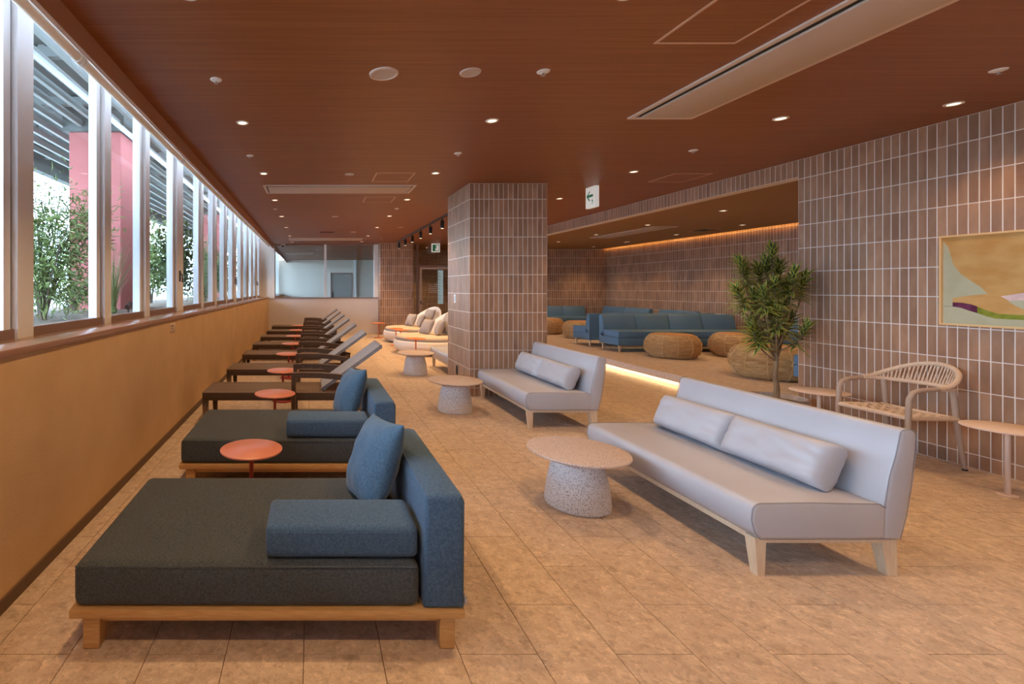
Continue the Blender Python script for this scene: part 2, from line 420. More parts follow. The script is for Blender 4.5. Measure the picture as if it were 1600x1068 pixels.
def tile_part(parent, wd, ht, axis, c):
    key = (round(wd, 4), round(ht, 4), axis)
    if key not in TC:
        q = MB(); tile_geo(q, wd, ht, axis); TC[key] = q.mesh('wall_tile', 'tile', 0)
    ob('wall_tile', TC[key], parent, c)
def tile_face(parent, axis, plane, t0, t1, rows, single=None, pitch=TP):
    """cover a wall face; single(center along wall) -> True: tile is an object of its own"""
    n = max(1, round((t1 - t0) / pitch)); pw = (t1 - t0) / n; rest = MB(); cnt = 0
    for k in range(n):
        tc = t0 + pw * (k + .5)
        for (z0, z1) in rows:
            if z1 - z0 < .03: continue
            wd, ht, zc = pw - TG, z1 - z0 - TG, (z0 + z1) / 2
            c = (plane, tc, zc) if axis == 'x' else (tc, plane, zc)
            if single and single(tc): tile_part(parent, wd, ht, axis, c); cnt += 1
            else: tile_geo(rest, wd, ht, axis, c)
    if rest.f: rest.build('wall_tiles_joined', 'tile', parent, 0, kind='stuff')
    return cnt

wr = struct('wall_right', MB().box(XR, XR + .22, -3, 5.19, 0, ZC), 'grout', 'tall wall of upright terracotta tiles behind the armchair')
tile_face(wr, 'x', XR, -3, 5.19, ROWS, single=lambda t: t > 5.19 - .064 * 26 + .001)
wc = struct('wall_column', MB().box(2.07, 3.09, 6.35, 7.35, 0, ZC), 'grout', 'square column clad in upright terracotta tiles')
tile_face(wc, 'y', 6.35, 2.07, 3.09, ROWS, single=lambda t: True)
tile_face(wc, 'x', 2.07, 6.35, 7.35, ROWS, single=lambda t: t < 6.35 + .064 * 9)
bk = struct('trim_1', MB().box(XR, XR + .16, 5.19, YE, ZL, ZC), 'grout', 'tiled bulkhead band above the lounge opening')
tile_face(bk, 'x', XR, 5.19, YE, [(ZL, ZC)], single=lambda t: t < 10.9)
LROWS = [r for r in ROWS if r[0] < ZL]; LROWS = [(max(r[0], ZP), min(r[1], ZL + .12)) for r in LROWS if r[1] > ZP]
lb = struct('wall_lounge_back', MB().box(XB, XB + .2, 2.4, YE + .2, 0, ZL + .2), 'grout', 'long terracotta tiled wall behind the blue benches')
tile_face(lb, 'x', XB, 4.5, YE, LROWS)
le = struct('wall_lounge_end', MB().box(XR, XB, YE, YE + .2, 0, ZC), 'grout', 'terracotta tiled end wall of the lounge')
tile_face(le, 'y', YE, XR, XB, LROWS)
fc = struct('wall_column_far', MB().box(2.09, 3.09, 14.75, 15.75, 0, ZC), 'grout', 'far terracotta tiled column beside the glass partition')
tile_face(fc, 'y', 14.75, 2.09, 3.09, ROWS)
tile_face(fc, 'x', 2.09, 14.75, 15.75, ROWS)

# ---- ceilings
ce = struct('ceiling', MB().box(-1.207, XR + .1, -3.2, 24, ZC, ZC + .35), 'ceil', 'dark red-brown wood grain ceiling')
struct('trim_2', MB().box(-1.228, -1.2, -3.2, 24, 2.672, ZC + .01), 'fascia', 'brown wood fascia along the window blinds')
struct('ceiling_pocket', MB().box(-1.75, -1.2, -3.2, 24, 3.22, 3.4), 'whitewall', 'pale top of the blind pocket')
struct('ceiling_lounge', MB().box(XR + .16, XB - .13, 2.4, YE, ZL, ZL + .05), 'ceil2', 'lower brown ceiling of the raised lounge')
struct('ceiling_lounge_top', MB().box(XR + .02, XB + .2, 2.4, YE + .2, ZL + .19, ZL + .4), 'ceil2', 'closed top above the lounge light cove')
cv = thing('cove_light', 'glowing amber strip light along the top of the lounge wall', 'light', (XB - .14, 0, ZL))
MB().box(-.01, .01, 5.0, YE - .02, .055, .075).build('led_strip', 'cove', cv)
MB().box(-.02, .02, 5.0, YE - .02, .05, .055).build('channel', 'steel', cv)

# ---- window side
struct('wall_left', MB().box(-1.78, XL, -3.2, YF, -.1, 1.11), 'plaster', 'tan textured plaster wall below the windows')
struct('trim_3', MB().rbox(XW - .01, XL + .012, -3.2, YF + .1, 1.11, 1.146, .004, 2), 'sill', 'brown window sill board')
struct('baseboard_left', MB().box(XL, XL + .012, -3.2, YF, 0, .06), 'base', 'dark brown baseboard under the tan wall')
struct('wall_window_head', MB().box(-1.75, -1.57, -3.2, 24, 3.17, 3.4), 'whitewall')
struct('wall_window_end', MB().box(-1.78, XL + .195, YF - .02, YF + .14, 1.1, ZC + .3), 'whitewall', 'white pier between the windows and the glass partition')

POSTS = [(-2.70, .12), (-1.62, .12), (-.54, .12), (.54, .12), (1.62, .12), (2.70, .15), (3.79, .12), (4.71, .12), (5.87, .28), (7.08, .13), (8.08, .12), (9.08, .12), (10.1, .28), (11.2, .13), (12.2, .12), (13.1, .12), (14.05, .28), (15.02, .12)]
def window_bay(i, y0, w0, y1, w1, lock):
    o = thing('window_%d' % i, 'white framed sliding window bay above the sill, number %d from the near end' % i, None, (0, 0, 0), kind='structure')
    MB().box(XW - .1, XW + .025, y0 - w0 / 2, y0 + w0 / 2, 1.146, 3.18).build('window_post', 'white', o)
    a, b = y0 + w0 / 2, y1 - w1 / 2
    MB().box(XW - .055, XW + .008, a, b, 1.146, 1.198).build('bottom_rail', 'rail', o)
    MB().box(XW - .055, XW + .0, a, b, 3.13, 3.18).build('top_rail', 'white', o)
    MB().box(XW - .045, XW - .005, b - .075, b - .015, 1.198, 3.13).build('stile', 'white', o)
    MB().box(XW - .05, XW - .01, b - .015, b, 1.198, 3.13).build('seal', 'lock', o)
    MB().box(XW - .045, XW - .005, a, a + .03, 1.198, 3.13).build('stile', 'white', o)
    MB().box(XW - .032, XW - .026, a + .01, b - .05, 1.198, 3.13).build('pane', 'glass', o, 0)
    if lock:
        l = MB().box(XW + .025, XW + .04, y0 - .05, y0 - .015, 1.50, 1.63).build('crescent_lock', 'lock', o)
        MB().tube([(XW + .045, y0 - .03, 1.60), (XW + .065, y0 - .05, 1.57), (XW + .06, y0 - .03, 1.49)], .008).build('lock_lever', 'lock', l)
for i in range(len(POSTS) - 1):
    window_bay(i + 1, *POSTS[i], *POSTS[i + 1], POSTS[i][1] == .28)
MB_last = MB().box(XW - .1, XW + .025, 14.96, 15.18, 1.146, 3.18)
struct('trim_4', MB_last, 'white', 'last white window post by the pier')
# roller blinds rolled up in the pocket
BL = [-3.0, -.9, 1.3, 2.78, 4.95, 7.1, 9.25, 11.4, 13.4, 15.1]
for i in range(len(BL) - 1):
    vis_l = BL[i + 1] > 2.7
    t = thing('roller_blind', ('rolled-up beige window blind, ' + ORD[i - 2] + ' roll from the camera') if vis_l and i >= 2 else 'rolled-up beige blind outside the frame, bay %s' % ('nearest the back wall' if i == 0 else 'beside the camera'), 'blind', (-1.335, BL[i], 2.737), group='roller blinds above the windows')
    ln = BL[i + 1] - BL[i]
    MB().tube([(0, .035, 0), (0, ln - .035, 0)], .028, 16).build('fabric_roll', 'blind', t)
    MB().tube([(0, .005, 0), (0, .035, 0)], .034, 16).build('end_bracket', 'plate', t)
    MB().tube([(0, ln - .035, 0), (0, ln - .005, 0)], .034, 16).build('end_bracket', 'plate', t)
    MB().box(.045, .075, .005, ln - .005, .03, .062).build('mounting_rail', 'white', t)
    ch = MB()
    for k in range(26):
        a = 2 * math.pi * k / 26
        ch.lathe([(.001, -.003), (.0032, 0), (.001, .003)], 5, (.012 + .028 * math.cos(a), .02, -.005 + .042 * math.sin(a)))
    ch.build('bead_chain', 'plate', t)

# ---- far end: low partition, glass, room behind
struct('wall_far', MB().box(XL, 2.09, YF, YF + .14, 0, 1.10), 'cream', 'low pale pink wall under the glass partition')
struct('trim_5', MB().box(XL + .19, 2.09, YF - .02, YF + .16, 1.10, 1.128), 'rail', 'dark cap on the low far wall')
pf = thing('window_18', 'large glass partition above the low far wall', None, (0, 0, 0), kind='structure')
MB().box(-1.16, 1.96, YF + .05, YF + .062, 1.128, ZC).build('pane', 'glass2', pf, 0)
MB().box(.395, .465, YF + .02, YF + .10, 1.128, ZC).build('mullion', 'white', pf)
MB().box(1.96, 2.09, YF + .0, YF + .12, 1.128, ZC).build('jamb', 'white', pf)
MB().box(-1.17, -1.145, YF + .02, YF + .10, 1.128, ZC).build('jamb', 'rail', pf)
MB().box(-1.16, 1.96, YF + .03, YF + .09, ZC - .03, ZC).build('head_rail', 'rail', pf)
# glass front to the right of the far column
gf = thing('window_19', 'glazed front with a framed glass door beside the far column', None, (0, 0, 0), kind='structure')
MB().box(3.09, 5.3, YF + .05, YF + .06, 0, ZC).build('pane', 'glass2', gf, 0)
MB().box(3.30, 3.36, YF + .0, YF + .1, 0, ZC).build('mullion', 'rail', gf)
MB().box(3.09, 5.3, YF + .01, YF + .09, 2.08, 2.14).build('transom', 'rail', gf)
dg = thing('door_1', 'glass door with a bronze frame beside the far tiled column', None, (0, 0, 0), kind='structure')
MB().box(3.40, 3.47, YF + .02, YF + .09, .02, 2.07).build('stile', 'beige_metal', dg)
MB().box(4.33, 4.40, YF + .02, YF + .09, .02, 2.07).build('stile', 'beige_metal', dg)
MB().box(3.47, 4.33, YF + .02, YF + .09, .02, .12).build('bottom_rail', 'beige_metal', dg)
MB().box(3.47, 4.33, YF + .02, YF + .09, 2.02, 2.07).build('top_rail', 'beige_metal', dg)
l = MB().box(3.42, 3.45, YF - .0, YF + .02, .93, 1.02).build('lock_plate', 'lock', dg)
MB().tube([(3.435, YF - .02, .93), (3.54, YF - .02, .93)], .012).build('lever', 'lock', l)
MB().box(3.95, 4.28, YF - .02, YF + .02, 2.06, 2.10).build('door_closer', 'steel', dg)
txt = MB()
rr = random.Random(3)
for k in range(5):
    x = 3.66 + rr.uniform(0, .06); z = 1.52 - .06 * k
    while x < 4.0 - rr.uniform(0, .08):
        wd = rr.uniform(.02, .06); txt.box(x, x + wd, YF + .012, YF + .014, z, z + .02); x += wd + .02
txt.build('frosted_lettering', 'plate', dg, 0, kind='stuff')
# pale guide board on the glass
gb = thing('guide_board', 'tall pale blue guide board on the glass door front', 'sign', (4.04, YF - .02, .93))
MB().box(-.08, .08, -.012, .012, 0, 1.05).build('board', 'signb', gb)
tx = MB(); 
for k in range(9): tx.box(-.055, -.055 + [.05, .08, .06][k % 3], -.0135, -.0122, .94 - .1 * k, .955 - .1 * k); tx.box(-.062, -.03, -.0135, -.0122, .965 - .1 * k, .985 - .1 * k)
tx.build('lettering', 'doorg', gb, 0, kind='stuff')

# room behind
struct('wall_beyond_back', MB().box(-1.8, 6.5, 23.6, 23.8, 0, ZC), 'whitewall', 'pale wall at the end of the room behind the glass')
struct('wall_beyond_left', MB().box(-1.78, XL, YF + .14, 23.6, 0, 1.11), 'plaster', 'low wall under the windows of the room behind the glass')
struct('wall_beyond_right', MB().box(5.3, 5.5, YF - .6, 23.8, 0, ZC), 'whitewall')
bw = thing('window_20', 'white framed windows of the room behind the glass', None, (0, 0, 0), kind='structure')
for k in range(8):
    y = 15.9 + 1.08 * k
    MB().box(XW - .1, XW + .025, y - .06, y + .06, 1.11, 3.18).build('window_post', 'white', bw)
    if k < 7: MB().box(XW - .03, XW - .025, y + .06, y + 1.02, 1.16, 3.14).build('pane', 'glass', bw, 0)
MB().box(XW - .06, XW + .01, YF + .14, 23.6, 1.11, 1.16).build('bottom_rail', 'rail', bw)
MB().box(XW, XL + .01, YF + .14, 23.6, 1.11, 1.146).build('sill', 'sill', bw)
d2 = thing('door_2', 'plain grey door in the room behind the glass', None, (0, 0, 0), kind='structure')
MB().box(.97, 1.94, 23.56, 23.6, 0, 2.12).build('door_leaf', 'doorg', d2)
for (a, b) in ((.92, .97), (1.94, 1.99)): MB().box(a, b, 23.53, 23.6, 0, 2.17).build('door_jamb', 'rail', d2)
MB().box(.97, 1.94, 23.53, 23.6, 2.12, 2.17).build('door_head', 'rail', d2)
MB().box(1.0, 1.05, 23.52, 23.56, .95, 1.25).build('door_handle', 'black', d2)
MB().box(1.55, 1.85, 23.5, 23.56, 2.02, 2.07).build('door_closer', 'steel', d2)
struct('trim_6', MB().box(2.06, 2.16, 23.4, 23.6, 0, ZC), 'white', 'narrow white pillar beside the grey door')
cw = struct('wall_corridor', MB().box(3.09, 5.3, 17.6, 17.8, 0, ZC), 'grout', 'dim tiled wall seen through the glass door')
tile_face(cw, 'y', 17.6, 3.09, 5.3, ROWS)
struct('wall_corridor_side', MB().box(2.95, 3.09, 15.75, 17.8, 0, ZC), 'cream')

# ---- lounge platform
pl = struct('floor_platform', MB().box(XR, XB + .1, 5.19, YE + .1, .09, ZP - .004).box(XR + .22, XB + .1, 2.4, 5.19, .09, ZP - .004), 'gapfloor', 'raised tiled floor of the lounge')
pt = MB()
for k in range(13):
    for j in range(-1, 22):
        y0 = 2.4 + PY * j + (.297 if k % 2 else 0); y1 = min(y0 + PY, YE); x0 = XR + PX * k; x1 = min(x0 + PX, XB)
        if y0 >= YE or x0 >= XB: continue
        if k == 0 and y0 < 5.19: y0 = 5.19
        if y1 - y0 > .02: flo_tile(pt, x0, x1, max(y0, 2.4), y1, ZP)
pt.build('platform_tiles', 'floor', pl, 0, kind='stuff')
MB().box(XR - .014, XR, 5.19, YE, .078, ZP).build('stone_edge', 'edge', pl)
struct('wall_platform_riser', MB().box(XR + .05, XR + .10, 5.19, YE, -.1, .09), 'cream', 'lit riser under the lounge step')
sl = thing('step_light', 'warm strip light under the edge of the lounge step', 'light', (XR + .018, 0, .07))
MB().box(-.012, .012, 5.3, YE - .1, .009, .014).build('led_strip', 'stepled', sl)
MB().box(-.016, .016, 5.3, YE - .1, .014, .0195).build('channel', 'steel', sl)
struct('wall_lounge_near', MB().box(XR + .2, XB + .2, 2.3, 2.4, 0, ZL + .3), 'cream')
struct('wall_back', MB().box(-1.8, XR + .3, -3.3, -3.1, -.1, 3.3), 'cream', 'wall behind the camera')

# ------------------------------------------------------------------ outside
struct('ground_bed', MB().box(-3.9, -1.78, -4, 26, .9, 1.13), 'soil', 'planting bed outside the windows')
struct('ground_paving', MB().box(-60, -3.9, -40, 70, .8, .98), 'pave', 'pale paving beyond the planting bed')
so = struct('ceiling_exterior', MB().box(-4.75, -1.6, -8, 30, 3.95, 4.05), 'soffit', 'grey underside of the eaves outside the windows')
for k in range(10):
    x = -2.1 - .255 * k
    MB().box(x - .025, x + .025, -8, 30, 3.60, 3.68).build('purlin', 'purlin', so)
for k in range(22):
    y = -.2 + 1.25 * k
    c = MB().box(-4.7, -1.7, y - .035, y + .035, 3.70, 3.80).build('cross_beam', 'purlin', so)
    MB().box(-4.2, -4.14, y - .03, y + .03, 3.8, 3.95).build('hanger', 'purlin', c); MB().box(-2.7, -2.64, y - .03, y + .03, 3.8, 3.95).build('hanger', 'purlin', c)
MB().box(-4.85, -4.70, -8, 30, 3.45, 4.1).build('eaves_board', 'soffit', so)
MB().box(-3.0, -2.6, -8, 30, 3.82, 3.95).build('duct', 'soffit', so)
for y, lb_ in ((6.6, 'thick red exterior column outside the windows, the nearer one'), (14.0, 'thick red exterior column outside the windows, the farther one')):
    o = thing('exterior_column', lb_, 'column', (-2.95, y + .42, 1.0), group='red columns outside')
    MB().rbox(-.36, .35, -.42, .42, .0, 2.55, .01, 1).build('shaft', 'redcol', o)
    MB().box(-.42, .41, -.48, .48, 2.55, 2.95).build('head_beam', 'soffit', o)

def leafq(mb, p, d, ln, wd, up):
    d = d.normalized(); s = d.cross(up)
    if s.length < .01: s = Vector((1, 0, 0))
    s.normalize(); n = s.cross(d)
    m = p + d * ln * .5 + n * ln * .06
    mb.add([p, m + s * wd / 2, p + d * ln, m - s * wd / 2], [(0, 1, 2, 3)])
def shrub(label, loc, h, spread, nst, nl, leaf, mat, seed, cat='shrub', feathery=False, group='planting outside the windows', tree=False):
    rr = random.Random(seed); o = thing('shrub' if not tree else 'tree', label, cat, loc, group=group)
    st = MB(); lf = MB()
    for s in range(nst):
        a = rr.uniform(0, 6.28); sp = spread * rr.uniform(.25, 1); hh = h * rr.uniform(.65, 1)
        c1 = Vector((math.cos(a), math.sin(a), 0))
        pts = [c1 * .03 * rr.random()]
        for k in range(1, 6):
            t = k / 5; pts.append(c1 * sp * t ** 1.4 + Vector((rr.uniform(-.03, .03), rr.uniform(-.03, .03), hh * t)))
        st.tube(pts, [.014 * (1 - .8 * k / 5) * (2.2 if tree else 1) for k in range(6)], 5)
        for k in range(nl // nst):
            t = rr.uniform(.28, 1.0); i = min(4, int(t * 5)); f = t * 5 - i; p = pts[i].lerp(pts[i + 1], f)
            off = Vector((rr.gauss(0, 1), rr.gauss(0, 1), rr.gauss(0, .8))) * (.055 + .11 * spread) * (1.2 - .3 * t)
            p = p + off; dr = Vector((rr.gauss(0, 1), rr.gauss(0, 1), rr.gauss(.1, .7))) + off * 6
            if feathery: dr.z -= .4
            leafq(lf, p, dr, leaf * rr.uniform(.6, 1.3), leaf * (.16 if feathery else .45), Vector((rr.gauss(0, 1), rr.gauss(0, 1), 1.5)))
    st.build('stems', 'barko', o); lf.build('foliage', mat, o, 0, kind='stuff')
    return o
GZ = 1.13
shrub('feathery green shrub with many stems outside the nearest large pane', (-2.42, 4.35, GZ), 1.25, .62, 16, 5200, .09, 'olive', 1, feathery=True)
shrub('olive shrub at the far left edge outside the window', (-3.55, 5.6, GZ), 1.6, .4, 11, 2600, .09, 'olive2', 2, feathery=True)
shrub('low grey-green bush at the foot of the feathery shrub', (-2.95, 4.75, GZ), .38, .3, 14, 1100, .05, 'olive', 3)
shrub('low bush behind the grass clump outside', (-2.9, 5.9, GZ), .45, .4, 12, 900, .05, 'olive', 4)
shrub('dark leafy shrub just past the nearer red column', (-2.25, 8.2, GZ), 1.35, .45, 10, 2600, .09, 'olive2', 5)
shrub('loose bright leafy shrub outside the pane with the first window lock', (-3.1, 9.3, GZ), 1.7, .6, 10, 2600, .09, 'olive', 6)
shrub('low bush beside the dark leafy shrub outside', (-2.15, 9.0, GZ), .4, .3, 10, 800, .05, 'olive', 7)
shrub('tall narrow green shrub in the middle of the window row', (-2.3, 10.45, GZ), 1.4, .42, 10, 1500, .09, 'olive', 8, feathery=True)
shrub('dense green shrub before the farther red column', (-2.35, 11.6, GZ), 1.3, .5, 10, 1500, .09, 'olive2', 9)
shrub('green shrub beside the farther red column', (-2.25, 13.2, GZ), 1.3, .45, 10, 1300, .09, 'olive', 10)
shrub('leafy shrub past the farther red column', (-2.35, 16.2, GZ), 1.4, .5, 9, 900, .1, 'olive2', 11)
shrub('broad tree standing on the paving between the red columns', (-7.5, 17.5, .98), 3.0, 1.3, 9, 2000, .16, 'olive', 12, 'tree', tree=True)
shrub('smaller tree on the paving behind the feathery shrub', (-8.6, 12.0, .98), 2.3, 1.1, 9, 1600, .15, 'olive', 13, 'tree', tree=True)
shrub('dark tree on the paving far beyond the windows', (-8.0, 25, .98), 3.4, 1.6, 9, 1800, .18, 'olive2', 14, 'tree', tree=True)
# grass clump
o = thing('grass_clump', 'clump of long arching grass in front of the red column', 'grass', (-2.28, 5.55, GZ))
rr = random.Random(5); gm = MB()
for k in range(70):
    a = rr.uniform(0, 6.28); ln = rr.uniform(.5, 1.0); sp = rr.uniform(.05, .5); pr = None
    c = Vector((math.cos(a), math.sin(a), 0)); sd = Vector((-math.sin(a), math.cos(a), 0))
    vs = []
    for q in range(7):
        t = q / 6; p = c * (.03 + sp * t ** 2) + Vector((0, 0, ln * (t - .28 * sp * t ** 3 * 1.6))); wd = .006 * (1 - t) + .0008
        vs += [p + sd * wd, p - sd * wd]
    gm.add(vs, [(2 * q, 2 * q + 1, 2 * q + 3, 2 * q + 2) for q in range(6)])
gm.build('blades', 'grass', o, 0, kind='stuff')
MB().lathe([(.02, 0), (.05, .02), (.05, .06), (.0, .09)], 10).build('crown', 'olive2', o)
o = thing('garden_spotlight', 'small dark garden spotlight beside the grass clump', 'light', (-2.13, 5.62, GZ))
MB().tube([(0, 0, 0), (0, 0, .08)], .01).build('stake', 'black', o); MB().tube([(0, -.03, .07), (0, .06, .11)], .03, 12).build('lamp_head', 'black', o)

# ------------------------------------------------------------------ ceiling fixtures
dl_proto = None
def downlight(x, y, z, label, energy, size=1.25):
    o = thing('downlight', label, 'light', (x, y, z), group='recessed downlights')
    global DLM
    try: DLM
    except NameError:
        a = MB().lathe([(.034, -.001), (.036, -.006), (.050, -.006), (.052, 0)], 20, cap=False).mesh('trim_ring', 'plate', 50)
        b = MB().lathe([(.034, -.002), (.020, -.0012), (.001, -.001)], 16).mesh('lens', 'downl', 50)
        DLM = (a, b)
    ob('trim_ring', DLM[0], o); ob('lens', DLM[1], o)
    lamp('bulb', 'SPOT', (0, 0, -.03), energy, WARM, o, spot_size=R(106), spot_blend=.8, shadow_soft_size=.035)
    return o
rows_ = [(-.575, 'row beside the windows', [(-1.22, 0), (.52, 0), (2.26, 0), (4.02, 1), (5.8, 2), (7.55, 3), (9.27, 4), (10.95, 5), (12.7, 6), (14.4, 7)]),
         (1.48, 'middle row', [(-1.22, 0), (.52, 0), (2.26, 0), (3.97, 1), (5.78, 2), (7.5, 3), (9.22, 4), (10.95, 5), (12.7, 6), (14.3, 7)]),
         (3.8, 'row over the white sofas', [(-1.22, 0), (.52, 0), (2.1, 0), (3.92, 1), (5.71, 2), (7.42, 3), (9.2, 4), (11.0, 5), (12.8, 6)])]
for x, nm, ys in rows_:
    oc = 0
    for y, n in ys:
        if n: lab = 'small round recessed downlight, %s in the %s' % (ORD[n - 1], nm)
        else: lab = 'recessed downlight outside the frame, %s, %s' % (nm, 'behind the camera' if y < 0 else 'over the camera' if y < 1 else 'just ahead of the camera')
        downlight(x, y, ZC, lab, DOWN_W)
downlight(4.79, 3.61, ZC, 'recessed downlight in front of the right tiled wall above the picture', DOWN_W * .35)
downlight(4.79, 1.9, ZC, 'recessed downlight beside the right wall near the camera', DOWN_W * .35)
for x, nm in ((6.32, 'left row of the lounge ceiling'), (8.1, 'row of the lounge ceiling beside the tiled wall')):
    for n, y in enumerate((5.8, 7.43, 9.1, 10.75, 12.4, 13.9)):
        downlight(x, y, ZL, 'small recessed downlight, %s in the %s' % (ORD[n], nm), LOUNGE_W)
for n, (x, y) in enumerate(((.2, 17.2), (.2, 20.5), (3.9, 16.4))):  # unseen lamps added to lighten and warm the space behind the glass
    downlight(x, y, ZC, ['added unseen downlight just behind the glass partition', 'added unseen downlight deep in the room behind the glass', 'added unseen downlight in the corridor behind the glass door'][n], 75)

def sprinkler(x, y, z, label):
    o = thing('sprinkler', label, 'sprinkler', (x, y, z), group='ceiling sprinklers')
    MB().lathe([(.001, -.012), (.02, -.012), (.036, -.006), (.04, 0)], 18).build('cover', 'plate', o)
    MB().lathe([(.001, -.03), (.014, -.028), (.014, -.024), (.006, -.022), (.006, -.012)], 12).build('nozzle', 'steel', o)
for x, y, z, l_ in ((-.63, 3.19, ZC, 'small ceiling sprinkler nearest above the blue daybeds'), (-.64, 5.02, ZC, 'second ceiling sprinkler beside the window fascia'),
                    (-.63, 8.4, ZC, 'third ceiling sprinkler beside the window fascia'), (1.47, 3.07, ZC, 'ceiling sprinkler right of the plain round speaker'),
                    (1.49, 4.93, ZC, 'ceiling sprinkler in front of the tiled column'), (1.47, 8.35, ZC, 'ceiling sprinkler left of the track lights'),
                    (4.33, 3.05, ZC, 'ceiling sprinkler at the upper right above the picture wall'), (3.81, 4.83, ZC, 'ceiling sprinkler above the long white sofa'),
                    (3.9, 8.25, ZC, 'ceiling sprinkler below the arrow sign beside the tiled column'), (8.1, 12.5, ZL, 'lounge ceiling sprinkler beside the glowing cove')):
    sprinkler(x, y, z, l_)
def speaker(x, y, r, label, ring):
    o = thing('ceiling_speaker', label, 'speaker', (x, y, ZC), group='round ceiling speakers')
    MB().lathe([(.001, -.006), (r * .8, -.006), (r * .8, 0)], 28).build('grille', 'acpanel', o)
    MB().lathe([(r * .8, -.004), (r * .82, -.01), (r * .97, -.008), (r, 0)], 28, cap=False).build('trim_ring', 'acframe' if ring else 'acpanel', o)
speaker(.463, 3.10, .095, 'larger round ceiling speaker with a raised white ring', True)
speaker(1.01, 3.08, .066, 'plain smaller round ceiling speaker', False)
speaker(.456, 5.84, .055, 'small round ceiling disc before the wide air vent', False)
speaker(.449, 9.28, .065, 'small round ceiling disc beyond the wide air vent', False)
speaker(2.0, 10.9, .07, 'round ceiling disc left of the track lights', False)
speaker(1.02, 11.8, .07, 'round ceiling disc near the dark red vent', False)

def acvent(x0, x1, y0, y1, z, label):
    cx, cy = (x0 + x1) / 2, (y0 + y1) / 2; a, b = (x1 - x0) / 2, (y1 - y0) / 2
    o = thing('air_vent', label, 'vent', (cx, cy, z), group='long ceiling air units')
    f = MB(); t = .035
    f.box(-a, a, -b, -b + t, -.012, 0).box(-a, a, b - t, b, -.012, 0).box(-a, -a + t, -b + t, b - t, -.012, 0).box(a - t, a, -b + t, b - t, -.012, 0)
    f.build('frame', 'acframe', o)
    MB().box(-a + t, a - t, -b + t, b - t, -.004, -.001).build('slot', 'dark', o)
    if a > b: MB().rbox(-a + t + .02, a - t - .02, -b + t + .035, b - t - .012, -.022, -.004, .006, 2).build('panel', 'acpanel', o)
    else: MB().rbox(-a + t + .04, a - t - .012, -b + t + .02, b - t - .02, -.022, -.004, .006, 2).build('panel', 'acpanel', o)
acvent(2.55, 3.07, 1.86, 3.91, ZC, 'long ceiling air unit with a dark slot at the upper right')
acvent(-.65, 1.40, 6.44, 6.98, ZC, 'wide ceiling air unit in front of the tiled column')
acvent(-.63, 1.41, 13.25, 13.85, ZC, 'farther wide ceiling air unit before the glass partition')
acvent(6.55, 7.05, 9.3, 11.4, ZL, 'long air unit in the lounge ceiling')
acvent(-1.0, .05, 18.6, 19.3, ZC, 'pale air unit on the ceiling behind the glass partition')
def hatch(x0, y0, s, z, label):
    o = thing('access_hatch', label, 'hatch', (x0 + s / 2, y0 + s / 2, z), group='ceiling access hatches'); a = s / 2; t = .016
    f = MB(); f.box(-a, a, -a, -a + t, -.004, 0).box(-a, a, a - t, a, -.004, 0).box(-a, -a + t, -a + t, a - t, -.004, 0).box(a - t, a, -a + t, a - t, -.004, 0)
    f.build('frame', 'hatch', o); MB().box(-a + t, a - t, -a + t, a - t, -.002, 0).build('panel', 'ceil', o)
hatch(1.92, 2.26, .46, ZC, 'square ceiling access hatch beside the long slotted air unit')
hatch(.77, 5.76, .47, ZC, 'square ceiling hatch just nearer than the wide air unit')
hatch(.81, 7.28, .46, ZC, 'square ceiling hatch just beyond the wide air unit')
hatch(4.35, 5.8, .46, ZC, 'square ceiling hatch beside the tiled bulkhead')
hatch(1.50, 13.26, .46, ZC, 'far square ceiling hatch left of the far tiled column')
o = thing('ceiling_grille', 'small dark red ceiling grille between the wide air units', 'vent', (.38, 11.9, ZC))
MB().box(-.18, .18, -.12, .12, -.006, 0).build('plate', 'dredvent', o)
for k in range(8): MB().box(-.16 + .04 * k, -.145 + .04 * k, -.1, .1, -.012, -.006).build('louvre', 'dredvent', o)
o = thing('lounge_grille', 'small dark grille in the lounge ceiling beside the cove light', 'vent', (8.05, 9.9, ZL))
MB().box(-.12, .12, -.2, .2, -.006, 0).build('plate', 'dark', o); MB().box(-.14, .14, -.22, -.2, -.008, 0).box(-.14, .14, .2, .22, -.008, 0).build('frame', 'hatch', o)
o = thing('security_camera', 'white dome security camera by the glass partition', 'camera', (-.9, 15.0, ZC))
MB().lathe([(.075, 0), (.08, -.03), (.06, -.05)][::-1], 20).build('housing', 'plate', o); MB().lathe([(.005, -.1), (.035, -.085), (.05, -.05)], 18).build('dome', 'black', o)
# track light
o = thing('track_light', 'black ceiling track with a row of cylinder spotlights', 'light', (2.51, 0, ZC))
MB().box(-.018, .018, 7.5, 14.2, -.035, 0).build('track', 'black', o)
for k in range(7):
    y = 13.9 - .92 * k
    s = MB().lathe([(.033, -.225), (.036, -.222), (.036, -.08), (.033, -.075)], 18, (0, y, 0)).build('spot_head', 'black', o)
    MB().tube([(0, y, -.075), (0, y, -.035)], .012, 8).build('spot_stem', 'black', s)
    MB().lathe([(.028, -.228), (.001, -.2272)], 14, (0, y, 0)).build('spot_lens', 'downl', s)
    lamp('bulb', 'SPOT', (0, y, -.24), TRACK_W, WARM, o, rot=(0, R(6), 0), spot_size=R(80), spot_blend=.6, shadow_soft_size=.03)

